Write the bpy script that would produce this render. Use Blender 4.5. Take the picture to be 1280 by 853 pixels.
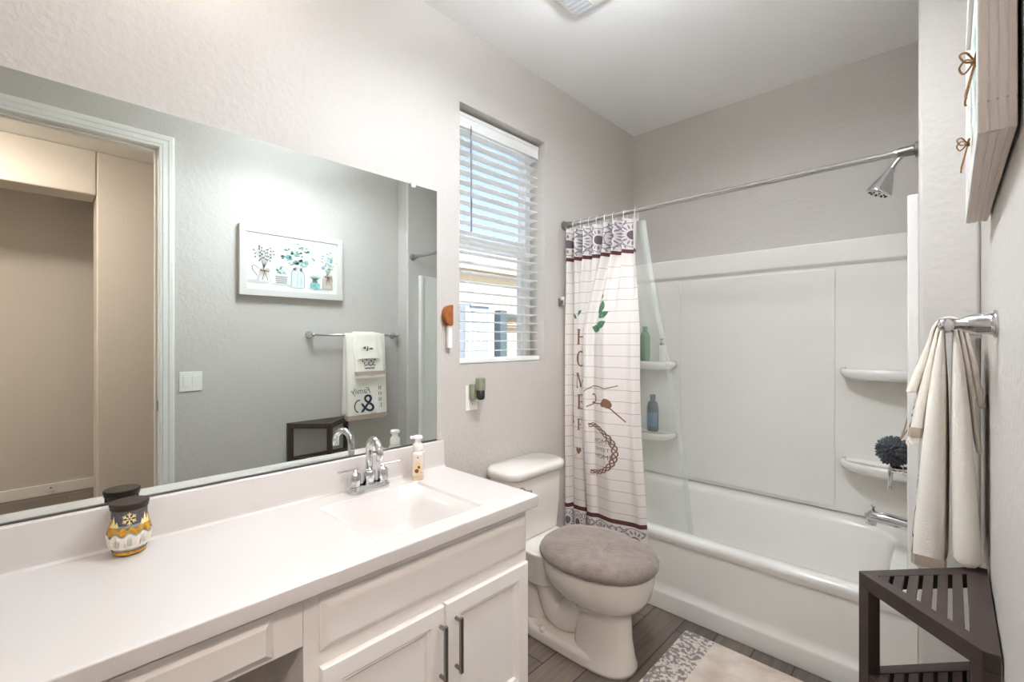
import bpy, bmesh, math, random
from math import pi, sin, cos, tan, atan2, radians, hypot, sqrt
from mathutils import Vector, Matrix
random.seed(7)
for o in list(bpy.data.objects): bpy.data.objects.remove(o)
SC = bpy.context.scene
COL = SC.collection

# ------------------------------------------------------------------ camera, sky, light, exposure
YAW = 0.7621
cd = bpy.data.cameras.new('camera'); cam = bpy.data.objects.new('camera', cd); COL.objects.link(cam)
cam.location = (1.6087, 0.0, 1.34); cam.rotation_euler = (pi/2, 0, YAW)
cd.sensor_width = 36.0; cd.lens = 36.0*574.27/1280; cd.shift_y = -1.92/1280; cd.clip_start = 0.01
SC.camera = cam
SC.view_settings.view_transform = 'Standard'; SC.view_settings.look = 'None'
SC.view_settings.exposure = 1.87; SC.view_settings.gamma = 1.0; SC.view_settings.use_curve_mapping = False
w = bpy.data.worlds.new('sky'); SC.world = w; w.use_nodes = True
nt = w.node_tree; bg = nt.nodes['Background']
sky = nt.nodes.new('ShaderNodeTexSky'); sky.sky_type = 'HOSEK_WILKIE'; sky.turbidity = 5.0; sky.ground_albedo = 0.5
sky.sun_direction = (0.75, -0.25, 0.65)
hz = nt.nodes.new('ShaderNodeMix'); hz.data_type = 'RGBA'; hz.inputs[0].default_value = .42; hz.inputs[7].default_value = (.105, .118, .135, 1)   # thin high haze
nt.links.new(sky.outputs[0], hz.inputs[6]); nt.links.new(hz.outputs[2], bg.inputs[0]); bg.inputs[1].default_value = 2.6
SUN_E = 3.6; LAMP_E = 3.0; HALL_E = 56.0; CEIL_E = 16.0; CEIL_UP = 19.5; LCOL = (238, 244, 251)
SC.cycles.max_bounces = 16; SC.cycles.diffuse_bounces = 10; SC.cycles.transparent_max_bounces = 16
sd = bpy.data.lights.new('sun', 'SUN'); sd.energy = SUN_E; sd.angle = 0.01; sd.color = (1, .94, .85)
so = bpy.data.objects.new('sun', sd); COL.objects.link(so)
so.rotation_euler = Vector((-.75, .25, -.65)).to_track_quat('-Z', 'Y').to_euler(); so.location = (6, -3, 8)

# ------------------------------------------------------------------ materials
def lin(c):
    return tuple((x/12.92 if x <= .04045 else ((x+.055)/1.055)**2.4) for x in [v/255 for v in c]) + (1,)
MATS = {}
def mat(name, rgb, rough=.5, metal=0.0, bump=0.0, bscale=60, spec=.5, coat=0.0, var=0.0, vscale=4, sheen=0.0):
    m = bpy.data.materials.new(name); m.use_nodes = True; MATS[name] = m
    n = m.node_tree.nodes; L = m.node_tree.links; b = n['Principled BSDF']
    b.inputs['Base Color'].default_value = lin(rgb); b.inputs['Roughness'].default_value = rough
    b.inputs['Metallic'].default_value = metal; b.inputs['Specular IOR Level'].default_value = spec
    b.inputs['Coat Weight'].default_value = coat; b.inputs['Coat Roughness'].default_value = .08
    b.inputs['Sheen Weight'].default_value = sheen
    tc = n.new('ShaderNodeTexCoord')
    if bump:
        nz = n.new('ShaderNodeTexNoise'); nz.inputs['Scale'].default_value = bscale; nz.inputs['Detail'].default_value = 3
        bp = n.new('ShaderNodeBump'); bp.inputs['Strength'].default_value = bump; bp.inputs['Distance'].default_value = .004
        L.new(tc.outputs['Object'], nz.inputs['Vector']); L.new(nz.outputs['Fac'], bp.inputs['Height']); L.new(bp.outputs['Normal'], b.inputs['Normal'])
    if var:
        nz = n.new('ShaderNodeTexNoise'); nz.inputs['Scale'].default_value = vscale; nz.inputs['Detail'].default_value = 4
        mr = n.new('ShaderNodeMapRange'); mr.inputs[1].default_value = .3; mr.inputs[2].default_value = .7
        mr.inputs[3].default_value = 1-var; mr.inputs[4].default_value = 1+var
        hs = n.new('ShaderNodeHueSaturation'); hs.inputs['Color'].default_value = lin(rgb)
        L.new(tc.outputs['Object'], nz.inputs['Vector']); L.new(nz.outputs['Fac'], mr.inputs[0]); L.new(mr.outputs[0], hs.inputs['Value']); L.new(hs.outputs[0], b.inputs['Base Color'])
    return m
def clear(name, rgb, alpha, rough=.0):
    """thin see-through sheet: transparent mixed with a glossy reflection"""
    m = bpy.data.materials.new(name); m.use_nodes = True; n = m.node_tree.nodes; L = m.node_tree.links
    for q in list(n): n.remove(q)
    out = n.new('ShaderNodeOutputMaterial'); mx = n.new('ShaderNodeMixShader'); t = n.new('ShaderNodeBsdfTransparent')
    g = n.new('ShaderNodeBsdfGlossy'); fr = n.new('ShaderNodeFresnel'); fr.inputs[0].default_value = 1.25
    t.inputs[0].default_value = lin(rgb); g.inputs[1].default_value = rough
    L.new(fr.outputs[0], mx.inputs[0]); L.new(t.outputs[0], mx.inputs[1]); L.new(g.outputs[0], mx.inputs[2]); L.new(mx.outputs[0], out.inputs[0])
    return m
def emis(name, rgb, s):
    m = bpy.data.materials.new(name); m.use_nodes = True; b = m.node_tree.nodes['Principled BSDF']
    b.inputs['Base Color'].default_value = lin(rgb); b.inputs['Emission Color'].default_value = lin(rgb); b.inputs['Emission Strength'].default_value = s
    return m
M_wall = mat('wall_paint', (200, 195, 190), .55, bump=.55, bscale=48, spec=.3)
M_hall = mat('hall_paint', (208, 201, 192), .6, bump=.3, bscale=55, spec=.3)
M_ceil = mat('ceiling_paint', (244, 244, 243), .7, bump=.15, bscale=60, spec=.2)
M_trim = mat('white_trim', (233, 231, 226), .35)
M_cab = mat('cabinet_paint', (244, 241, 238), .38)
M_counter = mat('cultured_marble', (216, 211, 208), .24, coat=.1)
M_acryl = mat('acrylic_white', (234, 232, 227), .16, coat=.3)
M_porc = mat('porcelain', (232, 229, 223), .1, coat=.4)
M_chrome = mat('chrome', (215, 215, 216), .09, 1.0)
M_nickel = mat('brushed_nickel', (150, 148, 145), .28, 1.0)
M_silver = mat('silver_rod', (190, 188, 186), .22, 1.0)
M_mirror = mat('mirror_silver', (228, 236, 234), .0, 1.0)
M_vinyl = mat('white_vinyl', (238, 240, 240), .3)
M_slat = mat('blind_white', (240, 241, 240), .35)
M_plate = mat('white_plastic', (240, 238, 233), .3)
M_cord = mat('cord', (225, 225, 222), .6)
M_dark = mat('dark_slot', (25, 24, 24), .6)
M_grout = mat('dark_bronze_wand', (120, 118, 116), .3)
M_stool = mat('espresso_wood', (66, 54, 50), .42, bump=.08, bscale=40, var=.12, vscale=12)
M_shag = mat('grey_shag', (138, 124, 116), .95, bump=1.0, bscale=170, var=.16, vscale=26, sheen=.5)
M_towel = mat('ivory_terry', (248, 241, 230), .95, bump=.6, bscale=400, sheen=.3)
M_taupe = mat('taupe_band', (184, 168, 150), .9)
M_lace = mat('lace_trim', (238, 232, 220), .9)
M_ink = mat('navy_thread', (52, 62, 76), .8)
M_inkg = mat('grey_thread', (120, 122, 118), .8)
M_liner0 = None
M_wood = mat('honey_wood', (158, 92, 44), .45, var=.25, vscale=40)
M_sage = mat('sage_plastic', (140, 144, 122), .4)
M_oil = mat('dark_oil_bottle', (40, 42, 44), .1)
M_lid = mat('bronze_lid', (66, 56, 50), .42, .5)
M_glass = clear('clear_glass', (246, 250, 248), 1)
M_pane = clear('window_glass', (250, 252, 252), 1)
M_wax = mat('white_wax', (240, 234, 224), .5)
M_gold = mat('gold_label', (204, 150, 44), .4, .2, var=.3, vscale=120)
M_pale_gold = mat('pale_gold', (238, 222, 160), .45)
M_lblue = mat('dusk_label', (88, 84, 92), .5, var=.3, vscale=150)
M_soap = mat('soap_bottle', (226, 214, 206), .15)
M_soapt = mat('soap_liquid', (214, 190, 160), .15)
M_cocoa = mat('cocoa_print', (120, 72, 40), .5)
M_cream = mat('cream_print', (228, 200, 150), .5)
M_green = mat('green_bottle', (58, 128, 66), .3)
M_teal = mat('navy_bottle', (38, 52, 66), .3)
M_blue = mat('blue_label', (60, 110, 150), .4)
M_pump = mat('frosted_white', (228, 230, 228), .4)
M_loofah = mat('charcoal_mesh', (70, 74, 80), .7, sheen=.2)
M_rope = mat('tan_rope', (170, 150, 128), .9)
M_maroon = mat('maroon_print', (98, 60, 62), .9)
M_medal = mat('medallion_print', (146, 140, 148), .9)
M_medald = mat('medallion_print_dark', (112, 98, 108), .9)
M_brownp = mat('brown_print', (128, 96, 78), .9)
M_greenp = mat('leaf_print', (78, 120, 92), .9, var=.3, vscale=60)
M_navyp = mat('navy_print', (60, 68, 88), .9)
M_greyp = mat('grey_print', (110, 108, 108), .9)
M_frame = mat('white_frame', (212, 209, 204), .45)
M_fside = mat('frame_side', (205, 190, 178), .5)
M_paper = mat('art_paper', (226, 225, 221), .6)
M_aqua = mat('aqua_paint', (128, 178, 178), .7, var=.3, vscale=60)
M_aqual = mat('pale_aqua_paint', (186, 214, 208), .7, var=.15, vscale=80)
M_leafp = mat('sage_paint', (140, 172, 158), .7, var=.25, vscale=60)
M_greyl = mat('grey_wash', (202, 200, 198), .7)
M_greyd = mat('grey_line', (120, 116, 112), .7)
M_jarp = mat('jar_wash', (206, 220, 222), .7)
M_jar2 = mat('taupe_wash', (204, 194, 184), .7)
M_twine = mat('jute_twine', (140, 104, 66), .95)
M_stucco = mat('neighbor_stucco', (214, 202, 182), .9, bump=.3, bscale=20)
M_block = mat('block_wall', (196, 168, 140), .9, bump=.3, bscale=12, var=.1, vscale=3)
M_gate = mat('grey_gate', (70, 84, 92), .6)
M_panel = mat('blue_grey_siding', (150, 160, 176), .7)
M_gravel = mat('gravel', (168, 166, 164), .95, var=.2, vscale=30)
M_roof = mat('roof_tile', (176, 168, 156), .8)

def floor_mat():
    m = bpy.data.materials.new('wood_look_plank_tile'); m.use_nodes = True; n = m.node_tree.nodes; L = m.node_tree.links; b = n['Principled BSDF']
    tc = n.new('ShaderNodeTexCoord'); mp = n.new('ShaderNodeMapping'); mp.inputs['Rotation'].default_value = (0, 0, pi/2); mp.inputs['Location'].default_value = (.21, .067, 0)
    br = n.new('ShaderNodeTexBrick'); br.inputs['Scale'].default_value = 1; br.inputs['Brick Width'].default_value = .92; br.inputs['Row Height'].default_value = .152
    br.inputs['Mortar Size'].default_value = .003; br.offset = .36
    br.inputs['Color1'].default_value = lin((124, 112, 102)); br.inputs['Color2'].default_value = lin((96, 86, 79)); br.inputs['Mortar'].default_value = lin((52, 46, 42))
    mp2 = n.new('ShaderNodeMapping'); mp2.inputs['Scale'].default_value = (55, 4, 1)
    nz = n.new('ShaderNodeTexNoise'); nz.inputs['Scale'].default_value = 1; nz.inputs['Detail'].default_value = 5; nz.inputs['Distortion'].default_value = .6
    mr = n.new('ShaderNodeMapRange'); mr.inputs[1].default_value = .3; mr.inputs[2].default_value = .7; mr.inputs[3].default_value = .72; mr.inputs[4].default_value = 1.25
    hs = n.new('ShaderNodeHueSaturation')
    L.new(tc.outputs['Object'], mp.inputs[0]); L.new(mp.outputs[0], br.inputs[0]); L.new(tc.outputs['Object'], mp2.inputs[0]); L.new(mp2.outputs[0], nz.inputs[0])
    L.new(nz.outputs[0], mr.inputs[0]); L.new(br.outputs[0], hs.inputs['Color']); L.new(mr.outputs[0], hs.inputs['Value']); L.new(hs.outputs[0], b.inputs['Base Color'])
    b.inputs['Roughness'].default_value = .38
    return m
M_floor = floor_mat()

def curtain_mat():
    """white cloth printed with thin grey shiplap lines and two maroon stripes (object Z)"""
    m = bpy.data.materials.new('curtain_cloth'); m.use_nodes = True; n = m.node_tree.nodes; L = m.node_tree.links; b = n['Principled BSDF']
    tc = n.new('ShaderNodeTexCoord'); sp = n.new('ShaderNodeSeparateXYZ'); L.new(tc.outputs['Object'], sp.inputs[0])
    def math_(op, a, bb=None):
        q = n.new('ShaderNodeMath'); q.operation = op
        for i, v in enumerate((a, bb)):
            if v is None: continue
            if isinstance(v, (int, float)): q.inputs[i].default_value = v
            else: L.new(v, q.inputs[i])
        return q.outputs[0]
    z = sp.outputs[2]
    nz = n.new('ShaderNodeTexNoise'); nz.inputs['Scale'].default_value = 9; L.new(tc.outputs['Object'], nz.inputs[0])
    zz = math_('ADD', z, math_('MULTIPLY', nz.outputs[0], .004))
    fr = math_('MODULO', math_('ADD', zz, .01), .0575)
    line = math_('LESS_THAN', fr, .0028)
    inmid = math_('MULTIPLY', math_('LESS_THAN', z, 1.765), math_('GREATER_THAN', z, .415))
    line = math_('MULTIPLY', line, inmid)
    st = math_('MULTIPLY', math_('LESS_THAN', z, 1.797), math_('GREATER_THAN', z, 1.777))
    sb = math_('MULTIPLY', math_('LESS_THAN', z, .415), math_('GREATER_THAN', z, .392))
    stripe = math_('ADD', st, sb)
    c1 = n.new('ShaderNodeMix'); c1.data_type = 'RGBA'; c1.inputs[6].default_value = lin((226, 220, 216)); c1.inputs[7].default_value = lin((172, 168, 168))
    c2 = n.new('ShaderNodeMix'); c2.data_type = 'RGBA'; c2.inputs[7].default_value = lin((98, 60, 62))
    L.new(line, c1.inputs[0]); L.new(c1.outputs[2], c2.inputs[6]); L.new(stripe, c2.inputs[0]); L.new(c2.outputs[2], b.inputs['Base Color'])
    b.inputs['Roughness'].default_value = .85; b.inputs['Specular IOR Level'].default_value = .2
    return m
M_curtain = curtain_mat()
def liner_mat():
    m = bpy.data.materials.new('frosted_liner'); m.use_nodes = True; n = m.node_tree.nodes; L = m.node_tree.links
    for q in list(n): n.remove(q)
    out = n.new('ShaderNodeOutputMaterial'); mx = n.new('ShaderNodeMixShader'); mx.inputs[0].default_value = .26
    t = n.new('ShaderNodeBsdfTransparent'); t.inputs[0].default_value = (.965, .98, .972, 1)
    d = n.new('ShaderNodeBsdfPrincipled'); d.inputs['Base Color'].default_value = lin((225, 232, 228)); d.inputs['Roughness'].default_value = .3
    L.new(t.outputs[0], mx.inputs[1]); L.new(d.outputs[0], mx.inputs[2]); L.new(mx.outputs[0], out.inputs[0])
    return m
M_liner = liner_mat()
def rug_mat():
    m = bpy.data.materials.new('rug_pile'); m.use_nodes = True; n = m.node_tree.nodes; L = m.node_tree.links; b = n['Principled BSDF']
    tc = n.new('ShaderNodeTexCoord'); sp = n.new('ShaderNodeSeparateXYZ'); L.new(tc.outputs['Object'], sp.inputs[0])
    vz = n.new('ShaderNodeTexVoronoi'); vz.inputs['Scale'].default_value = 85; L.new(tc.outputs['Object'], vz.inputs[0])
    nz = n.new('ShaderNodeTexNoise'); nz.inputs['Scale'].default_value = 60; nz.inputs['Detail'].default_value = 3; L.new(tc.outputs['Object'], nz.inputs[0])
    r1 = n.new('ShaderNodeValToRGB'); r1.color_ramp.elements[0].position = .45; r1.color_ramp.elements[1].position = .56
    r1.color_ramp.elements[0].color = lin((138, 130, 128)); r1.color_ramp.elements[1].color = lin((214, 204, 194))
    L.new(nz.outputs[0], r1.inputs[0])
    n2 = n.new('ShaderNodeTexNoise'); n2.inputs['Scale'].default_value = 9; n2.inputs['Detail'].default_value = 5; L.new(tc.outputs['Object'], n2.inputs[0])
    r2 = n.new('ShaderNodeValToRGB'); r2.color_ramp.elements[0].position = .3; r2.color_ramp.elements[1].position = .7
    r2.color_ramp.elements[0].color = lin((196, 178, 162)); r2.color_ramp.elements[1].color = lin((228, 218, 206))
    L.new(n2.outputs[0], r2.inputs[0])
    lt = n.new('ShaderNodeMath'); lt.operation = 'LESS_THAN'; lt.inputs[1].default_value = .862; L.new(sp.outputs[0], lt.inputs[0])
    mx = n.new('ShaderNodeMix'); mx.data_type = 'RGBA'; L.new(lt.outputs[0], mx.inputs[0]); L.new(r2.outputs[0], mx.inputs[6]); L.new(r1.outputs[0], mx.inputs[7])
    L.new(mx.outputs[2], b.inputs['Base Color']); b.inputs['Roughness'].default_value = .95
    bp = n.new('ShaderNodeBump'); bp.inputs['Strength'].default_value = .6; bp.inputs['Distance'].default_value = .004
    L.new(vz.outputs[0], bp.inputs['Height']); L.new(bp.outputs[0], b.inputs['Normal'])
    return m
M_rug = rug_mat()

# ------------------------------------------------------------------ helpers
def obj(name, bm, m, parent=None, smooth=False, bevel=0, seg=2, subsurf=0, kind=None, label=None):
    me = bpy.data.meshes.new(name)
    bmesh.ops.recalc_face_normals(bm, faces=bm.faces)
    bm.to_mesh(me); bm.free(); me.materials.append(m)
    o = bpy.data.objects.new(name, me); COL.objects.link(o)
    if smooth:
        for p in me.polygons: p.use_smooth = True
    if bevel:
        b = o.modifiers.new('bevel', 'BEVEL'); b.width = bevel; b.segments = seg; b.limit_method = 'ANGLE'; b.angle_limit = radians(35); b.harden_normals = False
        for p in me.polygons: p.use_smooth = True
        w_ = o.modifiers.new('wn', 'WEIGHTED_NORMAL'); w_.keep_sharp = True
    if subsurf:
        s = o.modifiers.new('sub', 'SUBSURF'); s.levels = subsurf; s.render_levels = subsurf
    if parent is not None:
        o.parent = parent; o.matrix_parent_inverse = Matrix.Translation(-parent_origin(parent))
    if kind: o['kind'] = kind
    if label: o['label'] = label
    return o
def parent_origin(p):
    v = Vector(p.location)
    if p.parent is not None and False: pass
    # children of mesh parts: their parts sit at the origin of the world once the thing's offset is undone
    return v if p.parent is None else Vector((0, 0, 0))
def thing(name, label, cat, loc, group=None):
    o = bpy.data.objects.new(name, None); COL.objects.link(o); o.location = loc; o.empty_display_size = .05
    o['label'] = label; o['category'] = cat
    if group: o['group'] = group
    return o
def tag(o, label, cat, group=None):
    o['label'] = label; o['category'] = cat
    if group: o['group'] = group
    return o
def struct(name, bm, m, parent=None, **k):
    return obj(name, bm, m, parent, kind='structure', **k)
def NB(): return bmesh.new()
def box(bm, x0, x1, y0, y1, z0, z1):
    v = [bm.verts.new((x, y, z)) for x in (x0, x1) for y in (y0, y1) for z in (z0, z1)]
    for f in ((0, 1, 3, 2), (4, 6, 7, 5), (0, 4, 5, 1), (2, 3, 7, 6), (0, 2, 6, 4), (1, 5, 7, 3)):
        bm.faces.new([v[i] for i in f])
    return v
def loft(bm, rings, cap0=True, cap1=True, closed=True):
    R = [[bm.verts.new(p) for p in r] for r in rings]
    n = len(R[0])
    for a, b in zip(R, R[1:]):
        for i in range(n if closed else n-1):
            j = (i+1) % n
            bm.faces.new((a[i], a[j], b[j], b[i]))
    if cap0: bm.faces.new(R[0][::-1])
    if cap1: bm.faces.new(R[-1])
    return R
def tube(bm, pts, r, n=10, caps=True, closed=False):
    pts = [Vector(p) for p in pts]; rr = r if isinstance(r, (list, tuple)) else [r]*len(pts)
    rings = []; prev = None
    N = len(pts)
    for i, p in enumerate(pts):
        if closed: t = pts[(i+1) % N]-pts[i-1]
        else: t = pts[min(i+1, N-1)]-pts[max(i-1, 0)]
        t.normalize()
        if prev is None:
            a = Vector((0, 0, 1)) if abs(t.z) < .9 else Vector((1, 0, 0))
            u = t.cross(a).normalized()
        else:
            u = (prev-t*prev.dot(t)).normalized()
        prev = u; v = t.cross(u)
        rings.append([p+u*rr[i]*cos(2*pi*k/n)+v*rr[i]*sin(2*pi*k/n) for k in range(n)])
    if closed:
        rings.append(rings[0]); loft(bm, rings, False, False); bmesh.ops.remove_doubles(bm, verts=bm.verts, dist=1e-6)
    else: loft(bm, rings, caps, caps)
def lathe(bm, prof, c, axis=(0, 0, 1), n=28, caps=True):
    """prof: [(r, h)] along axis from point c"""
    ax = Vector(axis).normalized(); a = Vector((1, 0, 0)) if abs(ax.x) < .9 else Vector((0, 1, 0))
    u = ax.cross(a).normalized(); v = ax.cross(u); c = Vector(c)
    loft(bm, [[c+ax*h+u*r*cos(2*pi*k/n)+v*r*sin(2*pi*k/n) for k in range(n)] for r, h in prof], caps, caps)
def rrect(x0, x1, y0, y1, z, r, n=6):
    P = []
    for cx, cy, a0 in ((x1-r, y1-r, 0), (x0+r, y1-r, pi/2), (x0+r, y0+r, pi), (x1-r, y0+r, 3*pi/2)):
        for k in range(n+1):
            a = a0+pi/2*k/n; P.append((cx+r*cos(a), cy+r*sin(a), z))
    return P
def catmull(pts, n=8):
    P = [Vector(p) for p in pts]; out = []
    for i in range(len(P)-1):
        p0 = P[max(i-1, 0)]; p1 = P[i]; p2 = P[i+1]; p3 = P[min(i+2, len(P)-1)]
        for k in range(n):
            t = k/n
            out.append(.5*((2*p1)+(-p0+p2)*t+(2*p0-5*p1+4*p2-p3)*t*t+(-p0+3*p1-3*p2+p3)*t**3))
    out.append(P[-1]); return out
def smooth01(t): t = max(0, min(1, t)); return t*t*(3-2*t)
def lerp_table(T, s):
    for a, b in zip(T, T[1:]):
        if s <= b[0]:
            t = (s-a[0])/(b[0]-a[0]+1e-9); return tuple(a[i]+(b[i]-a[i])*t for i in range(1, len(a)))
    return tuple(T[-1][1:])
# flat print decals: polygons in (s, z), cut on a grid in s, mapped onto a surface
def decal(name, polys, fn, m, parent, step=None, label=None):
    bm = NB()
    for P in polys:
        try: bm.faces.new([bm.verts.new((p[0], p[1], 0)) for p in P])
        except ValueError: pass
    bmesh.ops.triangulate(bm, faces=bm.faces)
    if step:
        s0 = min(v.co.x for v in bm.verts); s1 = max(v.co.x for v in bm.verts)
        k = math.ceil(s0/step)
        while k*step < s1:
            bmesh.ops.bisect_plane(bm, geom=bm.verts[:]+bm.edges[:]+bm.faces[:], plane_co=(k*step, 0, 0), plane_no=(1, 0, 0)); k += 1
    for v in bm.verts: v.co = fn(v.co.x, v.co.y)
    if parent.type == 'MESH':           # print stays inside its part's mesh, as a material of its own
        me = parent.data
        if m.name not in [q.name for q in me.materials]: me.materials.append(m)
        mi = [q.name for q in me.materials].index(m.name)
        for f in bm.faces: f.material_index = mi; f.smooth = False
        bmesh.ops.recalc_face_normals(bm, faces=bm.faces)
        bm.from_mesh(me); bm.to_mesh(me); bm.free(); return parent
    return obj(name, bm, m, parent, label=label)
def bake(o):
    dg = bpy.context.evaluated_depsgraph_get(); dg.update()
    me = bpy.data.meshes.new_from_object(o.evaluated_get(dg)); o.modifiers.clear(); o.data = me; return o
def strokes(pts, wd):
    """polyline -> list of quads of width wd"""
    out = []
    for a, b in zip(pts, pts[1:]):
        dx, dz = b[0]-a[0], b[1]-a[1]; l = hypot(dx, dz) or 1; nx, nz = -dz/l*wd/2, dx/l*wd/2
        ex, ez = dx/l*wd*.3, dz/l*wd*.3
        out.append([(a[0]+nx-ex, a[1]+nz-ez), (a[0]-nx-ex, a[1]-nz-ez), (b[0]-nx+ex, b[1]-nz+ez), (b[0]+nx+ex, b[1]+nz+ez)])
    return out
def ell(cx, cz, rx, rz, rot=0, n=14):
    return [(cx+rx*cos(2*pi*k/n)*cos(rot)-rz*sin(2*pi*k/n)*sin(rot), cz+rx*cos(2*pi*k/n)*sin(rot)+rz*sin(2*pi*k/n)*cos(rot)) for k in range(n)]
def ring(cx, cz, r0, r1, a0=0, a1=2*pi, n=28):
    return [[(cx+r*cos(a), cz+r*sin(a)) for r, a in ((r0, a0+(a1-a0)*k/n), (r1, a0+(a1-a0)*k/n), (r1, a0+(a1-a0)*(k+1)/n), (r0, a0+(a1-a0)*(k+1)/n))] for k in range(n)]
def leaf(x, z, l, wd, ang):
    ca, sa = cos(ang), sin(ang); P = []
    for t, q in ((0, 0), (.25, .8), (.5, 1), (.75, .7), (1, 0), (.75, -.7), (.5, -1), (.25, -.8)):
        P.append((x+l*t*ca-wd/2*q*sa, z+l*t*sa+wd/2*q*ca))
    return P
def serif(ch, x, z, h, wd):
    """slab letters from bars; x,z lower-left"""
    t = h*.21; s = h*.10; R = lambda a, b, c, d: [(x+a*wd, z+b*h), (x+c*wd, z+b*h), (x+c*wd, z+d*h), (x+a*wd, z+d*h)]
    tw = t/wd
    if ch == 'H': return [R(.08, 0, .08+tw, 1), R(.92-tw, 0, .92, 1), R(.08, .46, .92, .54), R(0, 0, .34, .06), R(.66, 0, 1, .06), R(0, .94, .34, 1), R(.66, .94, 1, 1)]
    if ch == 'E': return [R(.12, 0, .12+tw, 1), R(0, 0, .95, .07), R(0, .93, .92, 1), R(.12, .47, .7, .53), R(.88, 0, .95, .26), R(.86, .76, .92, 1), R(.66, .38, .71, .62)]
    if ch == 'F': return [R(.12, 0, .12+tw, 1), R(0, 0, .45, .07), R(0, .93, .92, 1), R(.12, .47, .7, .53), R(.86, .76, .92, 1), R(.66, .38, .71, .62)]
    if ch == 'I': return [R(.4, 0, .6, 1), R(.2, 0, .8, .07), R(.2, .93, .8, 1)]
    if ch == 'M':
        return [R(.06, 0, .06+tw*.4, 1), R(.94-tw, 0, .94, 1), R(0, 0, .24, .06), R(.68, 0, 1, .06), R(0, .94, .22, 1), R(.8, .94, 1, 1)] + \
            [[(x+.08*wd, z+h), (x+.26*wd, z+h), (x+.58*wd, z+.1*h), (x+.46*wd, z)], [(x+.46*wd, z), (x+.54*wd, z+.12*h), (x+.9*wd, z+h), (x+.8*wd, z+h)]]
    if ch == 'O':
        out = []
        for k in range(28):
            a, b = 2*pi*k/28, 2*pi*(k+1)/28
            p = lambda q, i: (x+wd*.5+(wd*.5-(t*.9*abs(cos(q))+s*.6 if i else 0))*cos(q), z+h*.5+(h*.5-(s if i else 0))*sin(q))
            out.append([p(a, 0), p(b, 0), p(b, 1), p(a, 1)])
        return out
    if ch == 'S':
        return strokes([(x+wd*(.5+.4*cos(a)), z+h*(.74+.22*sin(a))) for a in [radians(q) for q in range(20, 271, 25)]]+[(x+wd*(.5+.42*cos(a)), z+h*(.26+.24*sin(a))) for a in [radians(q) for q in range(90, -161, -25)]], t*.7)
    if ch == 'T': return [R(.5-tw/2, 0, .5+tw/2, 1), R(.05, .93, .95, 1), R(.3, 0, .7, .06)]
    return []
def text_polys(s, size, shear=0):
    """2-D outline mesh of a word in Blender's built-in font -> triangles in (x, z)"""
    c = bpy.data.curves.new('t', 'FONT'); c.body = s; c.size = size; c.shear = shear; c.resolution_u = 3
    o = bpy.data.objects.new('t', c); COL.objects.link(o)
    dg = bpy.context.evaluated_depsgraph_get(); dg.update()
    me = bpy.data.meshes.new_from_object(o.evaluated_get(dg))
    P = [[(me.vertices[i].co.x, me.vertices[i].co.y) for i in p.vertices] for p in me.polygons]
    bpy.data.objects.remove(o); bpy.data.curves.remove(c); bpy.data.meshes.remove(me)
    return P
def shift(P, dx, dz, sx=1, sz=1): return [[(p[0]*sx+dx, p[1]*sz+dz) for p in q] for q in P]

# ------------------------------------------------------------------ the room shell
W = 1.6785; D = 2.925; H = 2.766; JX = 1.53; JY = 2.069; YF = -.46
WY0, WY1, WZ0, WZ1 = 1.342, 1.945, 1.225, 2.42       # window opening
DY0, DY1, DZ = -.306, .506, 2.44                     # door opening
HX = 3.08
bm = NB(); box(bm, -.2, 4.4, -1.6, 3.1, -.1, 0); struct('floor', bm, M_floor)
bm = NB(); box(bm, -.2, 4.4, -1.6, 3.1, H, H+.12); struct('ceiling', bm, M_ceil)
bm = NB()
box(bm, -.16, 0, YF, WY0, 0, H); box(bm, -.16, 0, WY1, D+.1, 0, H); box(bm, -.16, 0, WY0, WY1, 0, WZ0); box(bm, -.16, 0, WY0, WY1, WZ1, H)
bmesh.ops.remove_doubles(bm, verts=bm.verts, dist=1e-5)
struct('wall_left', bm, M_wall)
bm = NB(); box(bm, 0, W+.12, D, D+.1, 0, H); struct('wall_back', bm, M_wall)
bm = NB(); box(bm, -.16, W+.12, YF-.1, YF, 0, H); struct('wall_front', bm, M_wall)
bm = NB()
box(bm, W, W+.12, YF, DY0-.02, 0, H); box(bm, W, W+.12, DY1+.02, D, 0, H); box(bm, W, W+.12, DY0-.02, DY1+.02, DZ+.02, H)
struct('wall_right', bm, M_wall)
bm = NB(); box(bm, JX, W, JY, D, 0, H); struct('wall_tub_end', bm, M_wall, bevel=.014, seg=4)
# hall beyond the door
bm = NB(); box(bm, HX, HX+.27, .345, 2.2, 0, H); box(bm, HX, HX+.27, -1.5, .345, 2.43, H); struct('wall_hall', bm, M_hall, bevel=.012, seg=3)
bm = NB(); box(bm, 4.03, 4.15, -1.5, 2.2, 0, H); struct('wall_hall_far', bm, M_hall)
bm = NB(); box(bm, W+.12, 4.15, 2.2, 2.3, 0, H); struct('wall_hall_end', bm, M_hall)
bm = NB(); box(bm, W+.12, 4.15, -1.6, -1.5, 0, H); struct('wall_hall_near', bm, M_hall)
bm = NB(); box(bm, W+.12, W+.14, DY1+.09, 2.2, 0, H); box(bm, W+.12, W+.14, -1.5, DY0-.09, 0, H); struct('wall_hall_side', bm, M_hall)
bm = NB(); box(bm, 4.015, 4.03, -1.5, 2.2, 0, .095); struct('baseboard_hall_far', bm, M_trim, bevel=.005)
bm = NB(); box(bm, HX-.014, HX, .345, 2.2, 0, .095); struct('baseboard_hall', bm, M_trim, bevel=.005)
bm = NB(); box(bm, 0, .014, 1.222, 2.15, 0, .085); struct('baseboard_left', bm, M_trim, bevel=.005)
bm = NB(); box(bm, W-.014, W, .58, JY-.002, 0, .085); struct('baseboard_right', bm, M_trim, bevel=.005)
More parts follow.
